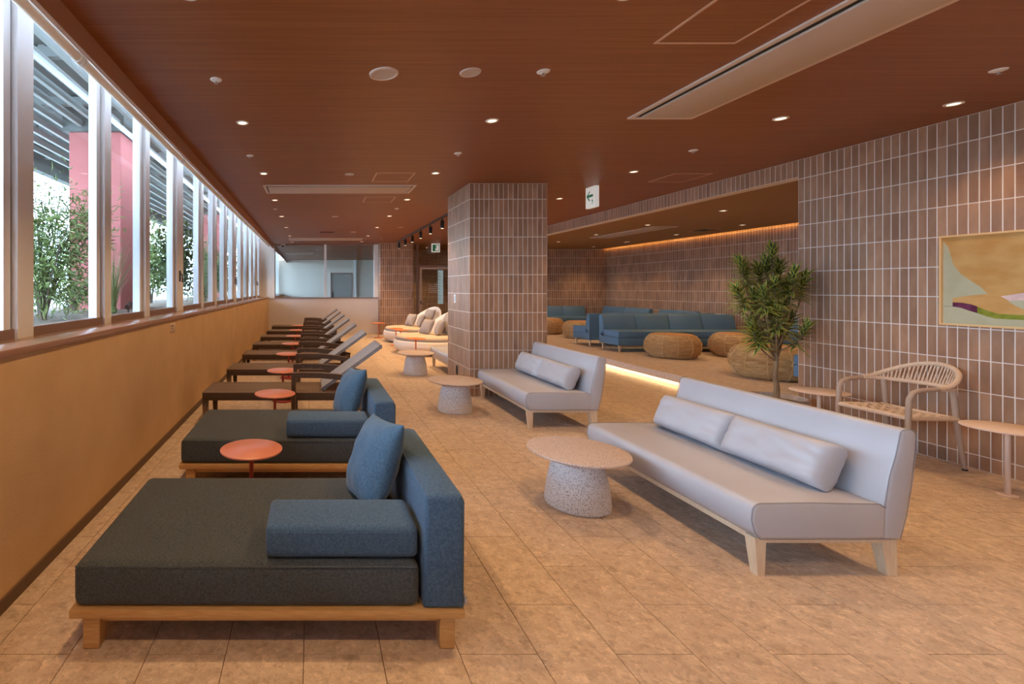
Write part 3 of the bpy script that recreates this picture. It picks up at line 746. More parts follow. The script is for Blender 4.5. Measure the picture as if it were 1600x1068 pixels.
# signs
def runman(mb, T, s=1.0):
    """a running figure as flat plates; T maps (a, b, layer) -> point"""
    def poly(pts, l=0): mb.add([T(a * s, b * s, l) for a, b in pts], [tuple(range(len(pts)))])
    poly([(.012 * math.cos(k * .785) - .005, .062 + .012 * math.sin(k * .785)) for k in range(8)])
    poly([(-.018, .045), (.012, .048), (.016, .0), (-.006, -.004)])
    poly([(-.018, .045), (-.012, .036), (-.04, .02), (-.046, .027)]); poly([(.012, .048), (.042, .02), (.036, .013), (.008, .036)])
    poly([(-.006, .0), (.008, -.004), (-.022, -.035), (-.05, -.04), (-.05, -.03), (-.026, -.026)])
    poly([(.006, .004), (.016, -.002), (.036, -.03), (.02, -.062), (.011, -.058), (.024, -.03)])
o = thing('exit_arrow_sign', 'white ceiling sign with a green left arrow beside the tiled column', 'sign', (3.81, 6.57, ZC))
MB().rbox(-.03, .03, -.11, .11, -.285, 0, .004, 1).build('housing', 'signw', o)
ar = MB()
def TA(a, b): return (-.0312, a, b)
ar.add([TA(.085, -.125), TA(.02, -.06), TA(-.005, -.06), TA(.04, -.108), TA(-.07, -.108), TA(-.07, -.142), TA(.04, -.142), TA(-.005, -.19), TA(.02, -.19)], [(0, 1, 2, 3), (0, 3, 6), (3, 4, 5, 6), (0, 6, 7, 8)])
ar.build('arrow', 'signg', o, 0)
rm = MB(); runman(rm, lambda a, b, l: (-.0312, -.055 - a, -.215 + b), .6); rm.build('running_figure', 'signg', o, 0)
o = thing('exit_sign', 'green exit sign with a running figure by the glass door', 'sign', (3.83, 14.95, ZC))
MB().rbox(-.125, .125, -.03, .03, -.265, 0, .004, 1).build('housing', 'signw', o)
MB().box(-.1, .1, -.032, -.03, -.235, -.03).build('green_panel', 'signg', o)
MB().box(-.02, .085, -.0335, -.032, -.215, -.05).build('white_doorway', 'signw', o)
rm = MB(); runman(rm, lambda a, b, l: (a - .005, -.0345, -.13 + b), 1.1); rm.build('running_figure', 'signg', o, 0)
# plates
o = thing('switch_plate', 'small white switch plate on the side of the tiled column', 'switch', (2.066, 6.955, 1.27))
MB().rbox(-.012, 0, -.035, .035, -.06, .06, .003, 2).build('plate', 'plate', o); MB().rbox(-.016, -.012, -.02, .012, -.04, .04, .002, 1).build('rocker', 'steel', o)
o = thing('floor_outlet', 'black upright outlet slot low on the tiled column', 'outlet', (2.066, 6.88, .26))
MB().rbox(-.01, 0, -.03, .03, -.065, .065, .003, 2).build('plate', 'black', o); MB().box(-.012, -.01, -.018, .018, -.045, .045).build('cover', 'dark', o)
for y, z, l_ in ((4.72, 1.036, 'small tan wall plate below the sill, the nearer one'), (8.9, 1.048, 'small tan wall plate below the sill, the farther one')):
    o = thing('wall_plate', l_, 'plate', (XL, y, z), group='plates below the sill')
    MB().rbox(0, .006, -.085, .085, -.042, .042, .002, 2).build('plate', 'beige_metal', o)
    MB().box(.006, .007, -.06, .02, .012, .024).box(.006, .007, -.05, .0, -.01, -.004).build('lettering', 'base', o)

# ------------------------------------------------------------------ blue daybeds
def daybed(y0, label, blue):
    o = thing('daybed', label, 'daybed', (0, y0, 0), group='blue daybeds by the window')
    MB().rbox(-.948, .60, 0, .93, .13, .165, .006, 2).build('platform', 'wood', o)
    f = MB(); f.box(-.86, .53, .045, .068, .095, .13).box(-.86, .53, .862, .885, .095, .13).box(-.87, -.85, .068, .862, .095, .13).box(.52, .54, .068, .862, .095, .13)
    f.build('apron', 'wood', o)
    for (a, b) in ((-.902, -.836), (.505, .565)):
        for (c, d) in ((.02, .085), (.845, .91)): MB().rbox(a, b, c, d, 0, .13, .004, 1).build('leg', 'wood', o)
    mt = MB().rbox(-.94, .425, .012, .905, .166, .336, .032, 4)
    # soft crown and slack wrinkles of the cover
    me = mt.mesh('mattress', 'char', 50); bm = bmesh.new(); bm.from_mesh(me)
    bmesh.ops.subdivide_edges(bm, edges=[e for e in bm.edges if e.calc_length() > .3], cuts=24, use_grid_fill=True)
    for q in bm.verts:
        x, y = q.co.x, q.co.y
        if q.co.z > .334: q.co.z += .008 * (1 - ((x + .26) / .69) ** 2) * (1 - ((y - .46) / .45) ** 2) + .0022 * math.sin(14 * x + 5 * y) * math.sin(9 * y + 2) * (1 if x < -.4 else .4)
        if .336 > q.co.z > .168 and y < .014: q.co.y -= .004 * math.sin((q.co.z - .166) / .17 * math.pi)
    bm.to_mesh(me); bm.free(); me.polygons.foreach_set('use_smooth', [True] * len(me.polygons)); me.set_sharp_from_angle(angle=R(50))
    m = ob('mattress', me, o, label='dark charcoal-blue mattress')
    MB().tube([(-.925, .008, .331), (.41, .008, .331)], .0032, 6).build('piping', 'char', m)
    pr = [(.44, .166), (.60, .166), (.603, .58), (.59, .607), (.56, .612), (.475, .612), (.45, .605), (.443, .58)]
    MB().prism_xz(pr, .004, .925, .022, 3).build('backrest', 'blue', o)
    MB().box(.598, .606, -.0, .03, .185, .215).build('care_tag', 'cushg', o)
    # loose bolster and pillow
    b = thing('bolster_cushion', 'slate blue box bolster lying on the %s blue daybed' % blue, 'cushion', (0, y0, .345), group='bolsters on the blue daybeds')
    MB().rbox(-.185, .425, .035, .305, 0, .128, .026, 4).build('cover', 'blue', b)
    MB().tube([(-.165, .037, .104), (.405, .037, .104)], .003, 6).build('piping', 'blue', b)
    p = thing('throw_pillow', 'blue square pillow leaning on the back of the %s daybed' % blue, 'pillow', (.315, y0 + .57, .345), group='pillows on the blue daybeds')
    mat = Matrix.Translation((0, 0, .205)) @ Matrix.Rotation(R(8), 4, 'Z') @ Matrix.Rotation(R(-68), 4, 'Y') @ Matrix.Rotation(R(90 + 8), 4, 'Z')
    MB().pillow(.46, .43, .19, mat, 22, 2.4, .5, .06, .004, int(y0 * 7)).build('cover', 'bluepil', p, 60, weld=True)
daybed(1.885, 'charcoal and blue daybed on a low oak base, the nearer one', 'nearer')
daybed(3.445, 'charcoal and blue daybed on a low oak base, the farther one', 'farther')

# ------------------------------------------------------------------ coral side tables
def side_table(x, y, z, r, top, pole, label, group, rb=.14):
    o = thing('side_table', label, 'table', (x, y, 0), group=group)
    MB().lathe([(r - .003, z - .012), (r, z - .008), (r, z - .002), (r - .003, z)], 48).build('tabletop', top, o)
    MB().tube([(0, 0, .008), (0, 0, z - .012)], .014, 12).build('pole', pole, o)
    MB().lathe([(rb, 0), (rb, .006), (rb - .01, .009)], 32).build('base', pole, o)
    return o
side_table(-.39, 3.13, .385, .20, 'red', 'redpole', 'round coral side table between the two blue daybeds', 'coral tables by the window')
for i, y in enumerate((4.78, 6.12, 7.68, 9.1, 10.55, 12.05, 13.55)):
    l_ = 'round coral side table between the farther blue daybed and the first wicker lounger' if i == 0 else 'round coral side table just beyond the %s wicker lounger' % ('nearest' if i == 1 else ORD[i - 1])
    side_table(-.363, y, .385, .20, 'red', 'redpole', l_, 'coral tables by the window')
side_table(2.07, 9.62, .425, .19, 'orange', 'orange', 'orange side table in front of the nearer round daybed', 'orange tables by the round daybeds')
side_table(2.14, 11.62, .425, .17, 'orange', 'orange', 'orange side table between the two round daybeds, close behind the nearer', 'orange tables by the round daybeds')
side_table(2.1, 12.06, .425, .17, 'orange', 'orange', 'orange side table close in front of the farther round daybed', 'orange tables by the round daybeds')
side_table(1.92, 13.9, .425, .19, 'orange', 'orange', 'orange side table against the far tiled column', 'orange tables by the round daybeds')

# ------------------------------------------------------------------ wicker loungers
def lounger(y0, label):
    o = thing('sun_lounger', label, 'lounger', (0, y0, 0), group='wicker loungers in a row')
    W = .58
    MB().rbox(-1.15, .14, .02, W - .02, .262, .318, .01, 2).build('seat_deck', 'wicker', o)
    for a in (0, W - .05): MB().rbox(-1.155, .56, a, a + .05, .235, .322, .008, 2).build('side_rail', 'wicker', o)
    MB().rbox(-1.158, -1.10, .05, W - .05, .235, .322, .008, 2).build('foot_rail', 'wicker', o)
    MB().rbox(.505, .56, .05, W - .05, .235, .30, .008, 2).build('head_rail', 'wicker', o)
    for x, h in ((-1.155, .24), (.505, .445)):
        for y in (0, W - .06):
            MB().add([(x + .008, y + .008, 0), (x + .052, y + .008, 0), (x + .052, y + .052, 0), (x + .008, y + .052, 0), (x, y, h), (x + .06, y, h), (x + .06, y + .06, h), (x, y + .06, h)],
                     [(0, 3, 2, 1), (4, 5, 6, 7), (0, 1, 5, 4), (1, 2, 6, 5), (2, 3, 7, 6), (3, 0, 4, 7)]).build('leg', 'wicker', o)
    for y in (-.035, W - .02):
        MB().rbox(-.215, -.165, y, y + .055, 0, .485, .006, 1).build('arm_post', 'wicker', o)
        MB().tube([(-.215, y + .0275, .503), (-.1, y + .0275, .508), (.1, y + .0275, .505), (.28, y + .0275, .49), (.43, y + .0275, .467), (.568, y + .0275, .438)], 0, sq=(.056, .056)).build('armrest', 'wicker', o)
    # backrest: reclined slab of lengthwise woven bands
    c, s = math.cos(R(36)), math.sin(R(36)); bk = MB(); L_ = .76; n = 8; y1, y2 = .07, W - .07; bw = (y2 - y1) / n
    for k in range(n):
        a, b = y1 + bw * k + .004, y1 + bw * (k + 1) - .004
        pts = []
        for (q, t) in ((0, 0), (L_, 0), (L_, .03), (0, .03)):
            for y in (a, b): pts.append((.125 + q * c - t * s, y, .335 + q * s + t * c))
        bk.add(pts, [(0, 1, 3, 2), (2, 3, 5, 4), (4, 5, 7, 6), (6, 7, 1, 0), (0, 2, 4, 6), (1, 7, 5, 3)])
    b = bk.build('backrest', 'wicker_daylit', o)
    fr = MB()
    for y in (y1 - .012, y2 + .012): fr.tube([(.115 - .012 * s, y, .33 + .012 * c), (.115 + .775 * c - .012 * s, y, .33 + .775 * s + .012 * c)], 0, sq=(.03, .036))
    fr.tube([(.115 + .775 * c - .012 * s, y1 - .02, .33 + .775 * s + .012 * c), (.115 + .775 * c - .012 * s, y2 + .02, .33 + .775 * s + .012 * c)], 0, sq=(.03, .036))
    fr.build('backrest_frame', 'wicker_daylit', b)
    MB().tube([(.46, W / 2 - .12, .25), (.42, W / 2 - .12, .52)], .01, 8).build('support_strut', 'black', o)
    MB().tube([(.46, W / 2 + .12, .25), (.42, W / 2 + .12, .52)], .01, 8).build('support_strut', 'black', o)
    return o
LY = (5.1, 6.56, 8.03, 9.46, 10.92, 12.4, 13.95)
L0 = lounger(LY[0], 'dark wicker sun lounger right behind the farther blue daybed')
for i in range(1, 7):
    dup(L0, (0, LY[i], 0), 'dark wicker sun lounger with raised daylit back, %s from the blue daybeds' % ORD[i] if i < 6 else 'last dark wicker sun lounger, right before the low far wall')

# ------------------------------------------------------------------ terrazzo tables
def terrazzo(x, y, label):
    o = thing('terrazzo_table', label, 'table', (x, y, 0), group='terrazzo coffee tables')
    MB().lathe([(.15, .325), (.27, .333), (.302, .345), (.305, .351), (.303, .358), (.296, .36)], 56).build('tabletop', 'terrtop', o, 25)
    MB().lathe([(.185, 0), (.193, .006), (.196, .03), (.19, .09), (.178, .17), (.16, .25), (.143, .31), (.135, .327)], 48).build('base', 'terr', o)
    MB().lathe([(.183, 0), (.188, .004), (.188, .0055)], 40).build('foot_ring', 'dark', o)
terrazzo(1.745, 3.18, 'white terrazzo coffee table beside the nearest white sofa')
terrazzo(1.662, 5.61, 'white terrazzo coffee table by the middle white sofa and the column')
terrazzo(1.714, 8.0, 'farthest white terrazzo coffee table, left of the tiled column')

# ------------------------------------------------------------------ white sofas
def arc(cx, cz, r, a0, a1, n=5): return [(cx + r * math.cos(R(a0 + (a1 - a0) * k / n)), cz + r * math.sin(R(a0 + (a1 - a0) * k / n))) for k in range(n + 1)]
def white_sofa(y0, label, which):
    o = thing('white_sofa', label, 'sofa', (2.16, y0, 0), group='pale grey sofas'); Ln = 1.43
    seat = [(.045, .186), (.66, .186), (.665, .345)] + arc(.62, .325, .035, 40, 90, 3) + [(.3, .366)] + arc(.05, .318, .045, 90, 170, 5) + [(.002, .28), (.018, .22)]
    MB().prism_xz(seat, 0, Ln, .016, 3).build('seat', 'leather', o, 50)
    back = [(.645, .186), (.735, .186), (.765, .30), (.79, .45), (.812, .62), (.815, .68)] + arc(.782, .692, .033, 10, 90, 4) + arc(.762, .693, .032, 90, 150, 3) + [(.712, .60), (.682, .50), (.658, .36)]
    MB().prism_xz(back, .0, Ln, .016, 3).build('backrest', 'leather', o, 50)
    for nm, pr in (('seat_seam', seat), ('back_seam', back)):
        for yy in (.004, Ln - .004): MB().tube([(x, yy, z) for x, z in pr] + [(pr[0][0], yy, pr[0][1])], .002, 5).build(nm, 'seam', o)
    f = MB().box(.05, .70, .02, .045, .16, .186).box(.05, .70, Ln - .045, Ln - .02, .16, .186).box(.045, .07, .02, Ln - .02, .16, .186).box(.68, .705, .02, Ln - .02, .16, .186)
    f.build('frame', 'woodl', o)
    for sx in (0, 1):
        for sy in (0, 1):
            x0, dx = (.03, .055) if sx == 0 else (.655, .075); y_ = .015 if sy == 0 else Ln - .075
            sl = .012 if sx == 0 else .03
            tx = x0 + (0 if sx == 0 else 0); w_t, w_b = dx, dx * .66
            bx = x0 + (.012 if sx == 0 else .03)
            by = y_ + (.0 if sy == 0 else .02)
            MB().add([(bx, by, 0), (bx + w_b, by, 0), (bx + w_b, by + .04, 0), (bx, by + .04, 0), (tx, y_, .186), (tx + w_t, y_, .186), (tx + w_t, y_ + .06, .186), (tx, y_ + .06, .186)],
                     [(0, 3, 2, 1), (4, 5, 6, 7), (0, 1, 5, 4), (1, 2, 6, 5), (2, 3, 7, 6), (3, 0, 4, 7)]).build('leg', 'woodl', o)
    for k in range(2):
        nm = 'nearer' if k == 0 else 'farther'
        p = thing('bolster_pillow', 'pale grey bolster pillow on the %s white sofa, %s of its pair' % (which, nm), 'pillow', (2.16 + .555, y0 + .13 + .3 + .61 * k, .366), group='bolster pillows on the white sofas')
        mt = Matrix.Translation((-.012, 0, .117)) @ Matrix.Rotation(R(-66), 4, 'Y') @ Matrix.Rotation(R(90), 4, 'Z')
        MB().pillow(.605, .25, .205, mt, 26, 6.0, .40, .025, .0035, k * 3 + int(y0 * 10)).build('cover', 'leather', p, 60, weld=True)
        tb = MB().tube([mt @ Vector((-.27, -.105, .02)), mt @ Vector((0, -.112, .02)), mt @ Vector((.27, -.105, .02))], .0025, 6)
        tb.build('zip_seam', 'cushg', p)
    return o
white_sofa(2.375, 'low pale grey sofa on oak legs, nearest of the three', 'nearest')
white_sofa(4.885, 'low pale grey sofa on oak legs in front of the tiled column', 'middle')
white_sofa(7.40, 'pale grey sofa mostly hidden behind the tiled column', 'hidden')

# ------------------------------------------------------------------ round shell daybeds
def shell_bed(x, y, label, which):
    o = thing('round_daybed', label, 'daybed', (x, y, 0), group='white round shell daybeds')
    n = 64; prof_t = 14; vs = []; fs = []
    def top(th):
        c = math.cos(th - R(22)); k = max(0, c) ** 1.6
        return .285 + .62 * k
    def rad(z):
        if z < .2: return .60 + .15 * math.sin(z / .2 * math.pi / 2)
        if z < .34: return .75 - .03 * (z - .2) / .14
        return .72 + .14 * (z - .34)
    rings = []
    for i in range(prof_t + 1):
        rings.append([('o', i / prof_t, k) for k in range(n)])
    for i in range(prof_t + 1):
        for k in range(n):
            th = 2 * math.pi * k / n; z = .03 + (top(th) - .03) * i / prof_t; r = rad(z)
            vs.append((r * math.cos(th), r * math.sin(th), z))
    for i in range(7):
        for k in range(n):
            th = 2 * math.pi * k / n; z = top(th) + .012 * (1 if i == 0 else 0) - (top(th) - .2) * max(0, i - 1) / 5; r = rad(max(z, .21)) - (.018 if i == 0 else .045)
            vs.append((r * math.cos(th), r * math.sin(th), z if i != 1 else top(th) - .006))
    tot = prof_t + 1 + 7
    for i in range(tot - 1):
        for k in range(n):
            k2 = (k + 1) % n; fs.append((i * n + k, i * n + k2, (i + 1) * n + k2, (i + 1) * n + k))
    fs.append(tuple(reversed(range(n)))); fs.append(tuple((tot - 1) * n + k for k in range(n)))
    MB().add(vs, fs).build('shell', 'shell', o, 60)
    MB().lathe([(.58, 0), (.60, .015), (.60, .032)], 48).build('plinth', 'dark', o)
    MB().lathe([(.60, .225), (.67, .24), (.695, .29), (.70, .33), (.69, .37), (.66, .388), (.4, .394), (.01, .396)], 56).build('seat_cushion', 'cusht', o, 50)
    MB().lathe([(.699, .30), (.7035, .315), (.7035, .33), (.699, .345)], 56, cap=False).build('cushion_band', 'cushg', o, 50)
    for k, (lx, ly, sz, tl, yw, nm) in enumerate(((.02, .16, .36, 62, 24, 'leftmost'), (.24, -.10, .36, 64, -8, 'middle'), (.47, .10, .50, 66, 12, 'rearmost and largest'))):
        px, py, a = x + lx, y + ly, yw / .7
        p = thing('grey_pillow', 'grey square pillow on the %s round daybed, %s' % (which, nm), 'pillow', (px, py, .396), group='grey pillows on the round daybeds')
        mt = Matrix.Translation((0, 0, sz * .46)) @ Matrix.Rotation(R(a * .7), 4, 'Z') @ Matrix.Rotation(R(-tl), 4, 'Y') @ Matrix.Rotation(R(90), 4, 'Z')
        MB().pillow(sz, sz, .17, mt, 16, 2.4, .5, .07, .006, k + int(y)).build('cover', 'cushg', p, 60, weld=True)
shell_bed(2.56, 10.68, 'white round shell daybed with grey pillows, the nearer one', 'nearer')
shell_bed(2.67, 12.95, 'white round shell daybed with grey pillows, the farther one', 'farther')

# ------------------------------------------------------------------ rope armchair, tables by the tiled wall
def armchair():
    o = thing('rope_armchair', 'beige rope armchair with a curved woven back by the tiled wall', 'chair', (4.65, 3.77, 0))
    D, B = .5, .42   # local: x 0 front .. .42 rear legs, y 0..D
    for y in (0, D):
        s = -1 if y == 0 else 1
        MB().tube([(-.02, y + .0 * s, 0), (0, y, .45), (.005, y, .555), (.03, y, .600), (.08, y + .004 * s, .622), (.22, y + .012 * s, .634)], [.016, .018, .018, .018, .0175, .016], 12).build('front_leg', 'chairf', o)
        MB().tube([(.44, y - .0 * s, 0), (.40, y - .015 * s, .33), (.375, y - .02 * s, .625)], [.013, .017, .019], 12).build('rear_leg', 'chairf', o)
        MB().lathe([(.016, 0), (.016, .012)], 10, (.44, y, 0)).build('foot_cap', 'black', o)
    # back: lower and upper rails on a horseshoe plan
    def plan(t, w):
        a = math.pi * (t - .5)        # -90..90 deg
        return .22 + (.30 + w) * math.cos(a) ** .75 if math.cos(a) > 1e-6 else .22, D / 2 + (D / 2 + .012 + w * .4) * math.sin(a)
    lo, up = [], []
    n = 36
    for k in range(n + 1):
        t = k / n; x, y = plan(t, 0); b = math.sin(math.pi * t)
        lo.append((x - .03 * b, y, .634 - .012 * b)); x2, y2 = plan(t, .035 * b); up.append((x2, y2, .636 + .155 * b ** 1.3))
    MB().tube(lo, .015, 10).build('lower_back_rail', 'rope', o); MB().tube(up, .017, 10).build('upper_back_rail', 'rope', o)
    cd = MB()
    for k in range(2 * n - 6):
        t = (k + 3.5) / (2 * n); i = t * n; i0 = int(i); f = i - i0
        a = Vector(lo[i0]).lerp(Vector(lo[i0 + 1]), f); t2 = min(1, max(0, t + .012 * (1 if k % 2 else -1))); i = t2 * n; i0 = min(n - 1, int(i)); f = i - i0
        b = Vector(up[i0]).lerp(Vector(up[i0 + 1]), f)
        if (b - a).length > .02: cd.tube([a, b], .0036, 5, cap=False)
    cd.build('back_cords', 'rope', o, kind='stuff')
    fr = MB().tube([(.0, 0, .405), (.0, D, .405)], .017, 10).tube([(.395, .01, .395), (.395, D - .01, .395)], .016, 10)
    fr.tube([(0, 0, .405), (.395, .012, .395)], .017, 10).tube([(0, D, .405), (.395, D - .012, .395)], .017, 10)
    fr.build('seat_frame', 'rope', o)
    ws = MB(); m = 14
    for k in range(m):
        x = .02 + .36 * (k + .5) / m
        ws.tube([(x, .008 + (D - .016) * j / 20, .412 - .018 * math.sin(math.pi * j / 20) + .004 * (1 if (j // 2 + k) % 2 else -1)) for j in range(21)], 0, sq=(.017, .004), cap=False)
    for k in range(16):
        y = .015 + (D - .03) * (k + .5) / 16
        ws.tube([(.01 + .38 * j / 18, y, .412 - .018 * math.sin(math.pi * (k + .5) / 16) - .004 * (1 if (j // 2 + k) % 2 else -1)) for j in range(19)], 0, sq=(.018, .004), cap=False)
    ws.build('seat_weave', 'rope', o, kind='stuff')
armchair()
side_table(4.77, 3.316, .464, .205, 'beige_metal', 'beige_metal', 'round beige side table at the right edge below the picture', 'beige side tables', .045)
side_table(4.74, 4.52, .464, .205, 'beige_metal', 'beige_metal', 'round beige side table between the armchair and the potted tree', 'beige side tables', .045)

# ------------------------------------------------------------------ picture
pc = thing('wall_picture', 'abstract ochre and sage painting in a thin wooden frame', 'painting', (XR - .004, 3.2, 1.484))
# local: y along the wall (+ far), z up
a, h = .80, .364
fr = MB(); t = .014
fr.box(-.032, 0, -a, a, h - t, h).box(-.032, 0, -a, a, -h, -h + t).box(-.032, 0, a - t, a, -h + t, h - t).box(-.032, 0, -a, -a + t, -h + t, h - t)
fr.build('frame', 'p_frame', pc)
cvs = MB().box(-.018, 0, -a + t, a - t, -h + t, h - t).build('canvas', 'p_ochre', pc)
def pw(u, v):          # picture coordinates, measured along the canvas
    d = 756 * 5.2 / (u - 487); return (d - 3.2, H - (v - 450) * d / 756 - 1.484)
def paint(name, pts, mat, lay):
    q = [pw(*p) for p in pts]; mb = MB(); x = -.018 - .0008 * lay
    mb.add([(x, y, z) for y, z in q], [tuple(range(len(q)))]); mb.build(name, mat, pc, 0)
Z = 854 / 160
def pz(lst): return [(1440 + x / Z, 340 + y / Z) for x, y in lst]
paint('sage_shape', pz([(182, 195), (225, 245), (250, 330), (268, 390), (330, 470), (420, 530), (500, 580), (555, 636), (400, 648), (262, 670), (262, 715), (262, 740), (182, 740)]), 'p_sage', 1)
paint('sage_ground', pz([(182, 735), (300, 738), (470, 790), (640, 840), (860, 845), (1000, 840), (1100, 830), (1800, 700), (3500, 600), (3500, 1450), (1800, 1060), (854, 925), (500, 903), (182, 882)]), 'p_sage', 1)
paint('plum_stroke', pz([(262, 705), (340, 708), (420, 722), (468, 740), (468, 795), (400, 775), (330, 750), (262, 740)]), 'p_plum', 2)
paint('green_stroke', pz([(468, 740), (540, 770), (640, 800), (750, 806), (860, 812), (1000, 800), (1100, 780), (1800, 640), (2600, 600), (2600, 680), (1800, 700), (1100, 830), (1000, 842), (860, 852), (620, 842), (540, 820), (468, 795)]), 'p_green', 2)
paint('mauve_stroke', pz([(660, 655), (760, 640), (860, 625), (1000, 610), (1500, 560), (1500, 610), (1100, 680), (860, 688), (740, 695)]), 'p_mauve', 1)
paint('sage_corner', pz([(720, 695), (860, 688), (1100, 680), (1500, 610), (1100, 760), (860, 765), (790, 735)]), 'p_sage', 2)

# ------------------------------------------------------------------ potted dracaena
pot = thing('planter', 'round stone planter holding the tree at the lounge step', 'planter', (4.80, 5.0, 0))
MB().lathe([(.19, 0), (.22, .02), (.245, .27), (.25, .30), (.235, .305), (.225, .29), (.22, .25)], 40, cap=False).build('pot', 'stone', pot)
MB().lathe([(.01, .262), (.12, .268), (.222, .255)][::-1], 30).build('soil', 'soil', pot)
MB().lathe([(.18, .0), (.19, .0), (.19, .01)], 30).build('foot', 'dark', pot)
tr = thing('dracaena_tree', 'slender dracaena tree with tufts of yellow-edged leaves', 'plant', (4.80, 5.0, .262))
tk = MB().tube([(0, 0, 0), (.008, 0, .12), (-.004, .01, .26), (.004, 0, .42), (.0, .01, .62)], [.028, .024, .021, .018, .014], 10)
tk.build('trunk', 'bark', tr)
K = 5.0 / 756
def tp(x, y, dy=0):      # tuft position relative to the trunk foot, measured from the picture of the plant
    u, v = 1120 + x / 3.815, 360 + y / 3.815; return ((u - 487) * K - 4.80, dy, H - (v - 450) * K - .262)
TIPS = [(330, 130, .0), (165, 200, .04), (225, 215, .12), (360, 275, -.17), (515, 300, .0), (130, 370, .0), (215, 375, -.12), (290, 330, -.10), (425, 225, .1), (430, 385, .02), (265, 400, .08),
        (345, 390, .12), (290, 490, -.12), (205, 590, -.02), (255, 560, .08), (430, 580, -.16), (465, 545, .06), (330, 205, .06), (480, 340, .1), (305, 240, .1), (395, 330, -.06), (380, 470, .12)]
rr = random.Random(11)
for k, (x, y, dy) in enumerate(TIPS):
    tip = Vector(tp(x, y, dy))
    bz = .26 if tip.z < .55 else rr.uniform(.40, .66)
    base = Vector((0, 0, bz))
    ctl = Vector((tip.x * .85, tip.y * .85, bz + (tip.z - bz) * .35)); pts = []
    for j in range(8):
        t = j / 7; pts.append(base * (1 - t) ** 2 + ctl * 2 * t * (1 - t) + tip * t * t)
    MB().tube(pts, [.010 - .004 * j / 7 for j in range(8)], 7).build('branch', 'bark', tr)
    d = ((pts[-1] - pts[-3]).normalized() + Vector((tip.x, tip.y, .35)) * .6).normalized()
    lf = MB(); nlf = 60
    e1 = d.cross(Vector((.3, .8, .2))).normalized(); e2 = d.cross(e1)
    for q in range(nlf):
        f = q / nlf; a_ = q * 2.4; p = tip + d * (-.20 + .24 * f)
        out = e1 * math.cos(a_) + e2 * math.sin(a_); el = .05 + 1.15 * f ** 1.6 + rr.uniform(-.15, .15)
        dr = (out * math.cos(el) + d * math.sin(el)).normalized(); ln = rr.uniform(.13, .20); wd = .0185
        side = dr.cross(d)
        if side.length < .05: side = e1
        side.normalize(); vs = []
        for j in range(5):
            t = j / 4; ww = wd * (.55 + .45 * math.sin(math.pi * min(1, t * 1.2 + .15))) * (1 - t ** 3); c = p + dr * ln * t + Vector((0, 0, -1)) * ln * .30 * t * t
            if 4.80 + c.x > 5.195 and 5.0 + c.y < 5.3: c.x = 5.195 - 4.80
            vs += [c - side * ww, c - side * ww * .5, c + side * ww * .5, c + side * ww]
        for j in range(4):
            for s_ in range(3):
                lf.mi = 1 if s_ != 1 else 0
                lf.add([vs[4 * j + s_], vs[4 * j + s_ + 1], vs[4 * j + 5 + s_], vs[4 * j + 4 + s_]], [(0, 1, 2, 3)])
    lf.build('leaf_tuft', ['leaf', 'leafy'], tr, 0, weld=False)

# ------------------------------------------------------------------ lounge: wicker poufs and blue benches
def pouf(x, y, label, r=.42, h=.405, seed=0):
    o = thing('wicker_pouf', label, 'pouf', (x, y, ZP), group='rattan poufs in the lounge')
    pr = []; n = 34
    for k in range(n + 1):
        t = k / n; z = h * t; rr_ = r * (.76 + .24 * (1 - abs(2 * t - 1) ** 2.3)) + .0055 * (1 if k % 2 else -1); pr.append((rr_, z + .004))
    vs = []; fs = []; N = 56; rn = random.Random(seed)
    for i, (q, z) in enumerate(pr):
        for k in range(N):
            a = 2 * math.pi * k / N; w_ = .006 * math.sin(5 * a + z * 30 + seed) + .003 * math.sin(17 * a - z * 50)
            zz = z + .007 * math.sin(6 * a + i * .9 + seed) * math.sin(math.pi * i / n)
            vs.append(((q + w_) * math.cos(a), (q + w_) * math.sin(a), max(0, zz)))
    for i in range(n):
        for k in range(N): fs.append((i * N + k, i * N + (k + 1) % N, (i + 1) * N + (k + 1) % N, (i + 1) * N + k))
    fs.append(tuple(reversed(range(N))))
    MB().add(vs, fs).build('body', 'rattan', o, 70)
    rt = pr[-1][0]
    MB().lathe([(rt, h - .012), (rt + .004, h + .006), (rt - .02, h + .014), (rt - .06, h + .011), (.02, h + .013)], 56).build('top_disc', 'topdisc', o, 50)
    wr_ = MB()
    for k in range(12):
        a = 2 * math.pi * k / 12 + .2 * seed
        wr_.tube([((q + .009) * math.cos(a + .02 * math.sin(i)), (q + .009) * math.sin(a + .02 * math.sin(i)), z) for i, (q, z) in enumerate(pr) if i % 3 == 0], .006, 5)
    wr_.build('binding_canes', 'cane', o, kind='stuff')
pouf(6.41, 6.74, 'large rattan pouf behind the potted tree', .46, .43, seed=1)
pouf(7.76, 8.80, 'rattan pouf left of the tree trunk, beyond the large pouf', seed=2)
pouf(6.5, 8.72, 'rattan pouf in front of the central blue bench', seed=3)
pouf(6.74, 12.1, 'rattan pouf left of the blue benches\' end', seed=4)
pouf(6.48, 13.3, 'farthest rattan pouf beside the tiled column edge', seed=5)

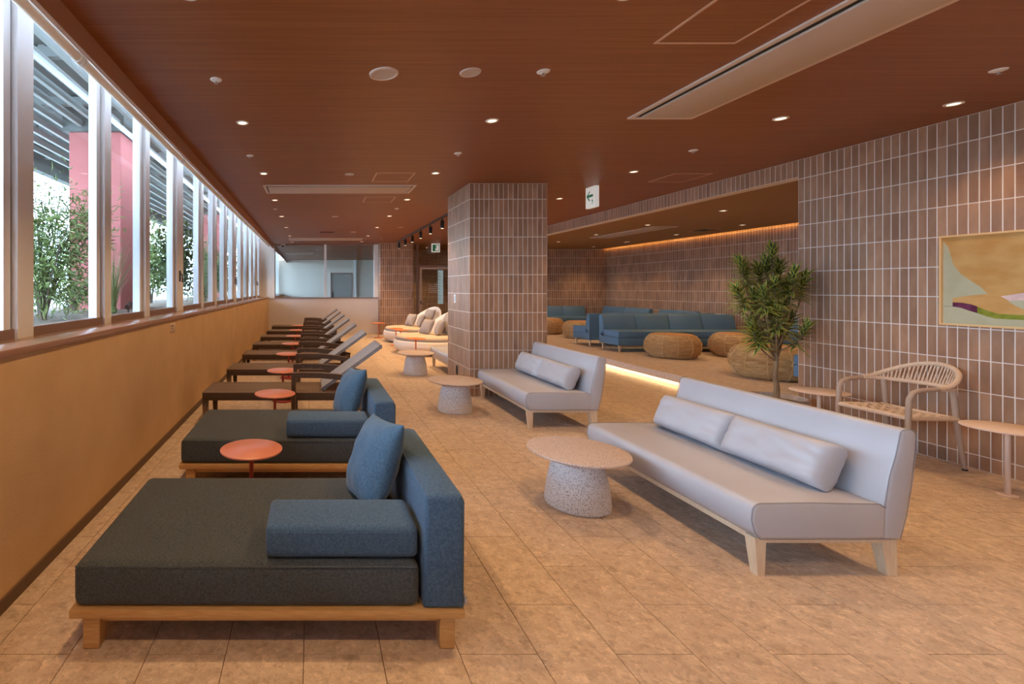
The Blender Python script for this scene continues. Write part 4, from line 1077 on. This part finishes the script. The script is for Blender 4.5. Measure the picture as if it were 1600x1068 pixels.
def bench(x, y, rotz, ln, label, n, seat_split=2):
    """local: x along length, y 0 = seat front .. .62 back"""
    o = thing('blue_bench', label, 'bench', (x, y, ZP), rotz, group='blue lounge benches')
    MB().rbox(0, ln, 0, .64, .13, .28, .012, 2).build('base_box', 'sofablue', o)
    pwid = ln / seat_split
    for k in range(seat_split): MB().rbox(pwid * k + .002, pwid * (k + 1) - .002, -.004, .5, .28, .405, .016, 3).build('seat_cushion', 'sofablue', o)
    bw = ln / n
    for k in range(n):
        prof = [(.47, .385), (.645, .28), (.645, .66), (.635, .695), (.60, .705), (.565, .70), (.545, .68)]
        mb = MB().prism_xz(prof, 0, bw - .004, .012, 2)
        mb.v = [(bw * k + .002 + q[1], q[0], q[2]) for q in mb.v]; mb.f = [list(reversed(f)) for f in mb.f]
        mb.build('back_cushion', 'sofablue', o)
    MB().box(.0, ln, .55, .64, .27, .30).build('seam_rail', 'sofablue', o)
    for lx in [.05, ln - .05]:
        for ly in (.05, .58): MB().lathe([(.014, 0), (.024, .132)], 12, (lx, ly, 0)).build('leg', 'woodl', o)
    return o
bench(5.93, 9.35, 0, 1.35, 'blue bench facing the room, left half behind the front pouf', 2, 1)
bench(7.285, 9.35, 0, 1.35, 'blue bench facing the room, right half toward the tiled wall', 2, 1)
bench(7.28, 10.98, math.pi, 1.35, 'blue bench turned away, back to back with the facing bench, left half', 2, 1)
bench(8.635, 10.98, math.pi, 1.35, 'blue bench turned away, back to back with the facing bench, right half', 2, 1)
bench(5.5, 14.03, 0, 1.36, 'blue bench on the lounge end wall, nearer the column', 2, 1)
bench(6.87, 14.03, 0, 1.36, 'blue bench on the lounge end wall, nearer the corner', 2, 1)
bench(8.28, 14.65, -math.pi / 2, 2.0, 'blue bench along the tiled wall in the lounge corner', 2, 1)
bench(8.28, 12.3, -math.pi / 2, 1.2, 'blue bench along the tiled wall behind the paired benches', 2, 1)
bench(8.28, 8.95, -math.pi / 2, 1.6, 'blue bench along the tiled wall right of the tree', 2, 1)
bench(7.35, 6.10, math.pi, 1.28, 'blue bench end peeking out behind the tiled wall corner', 2, 1)
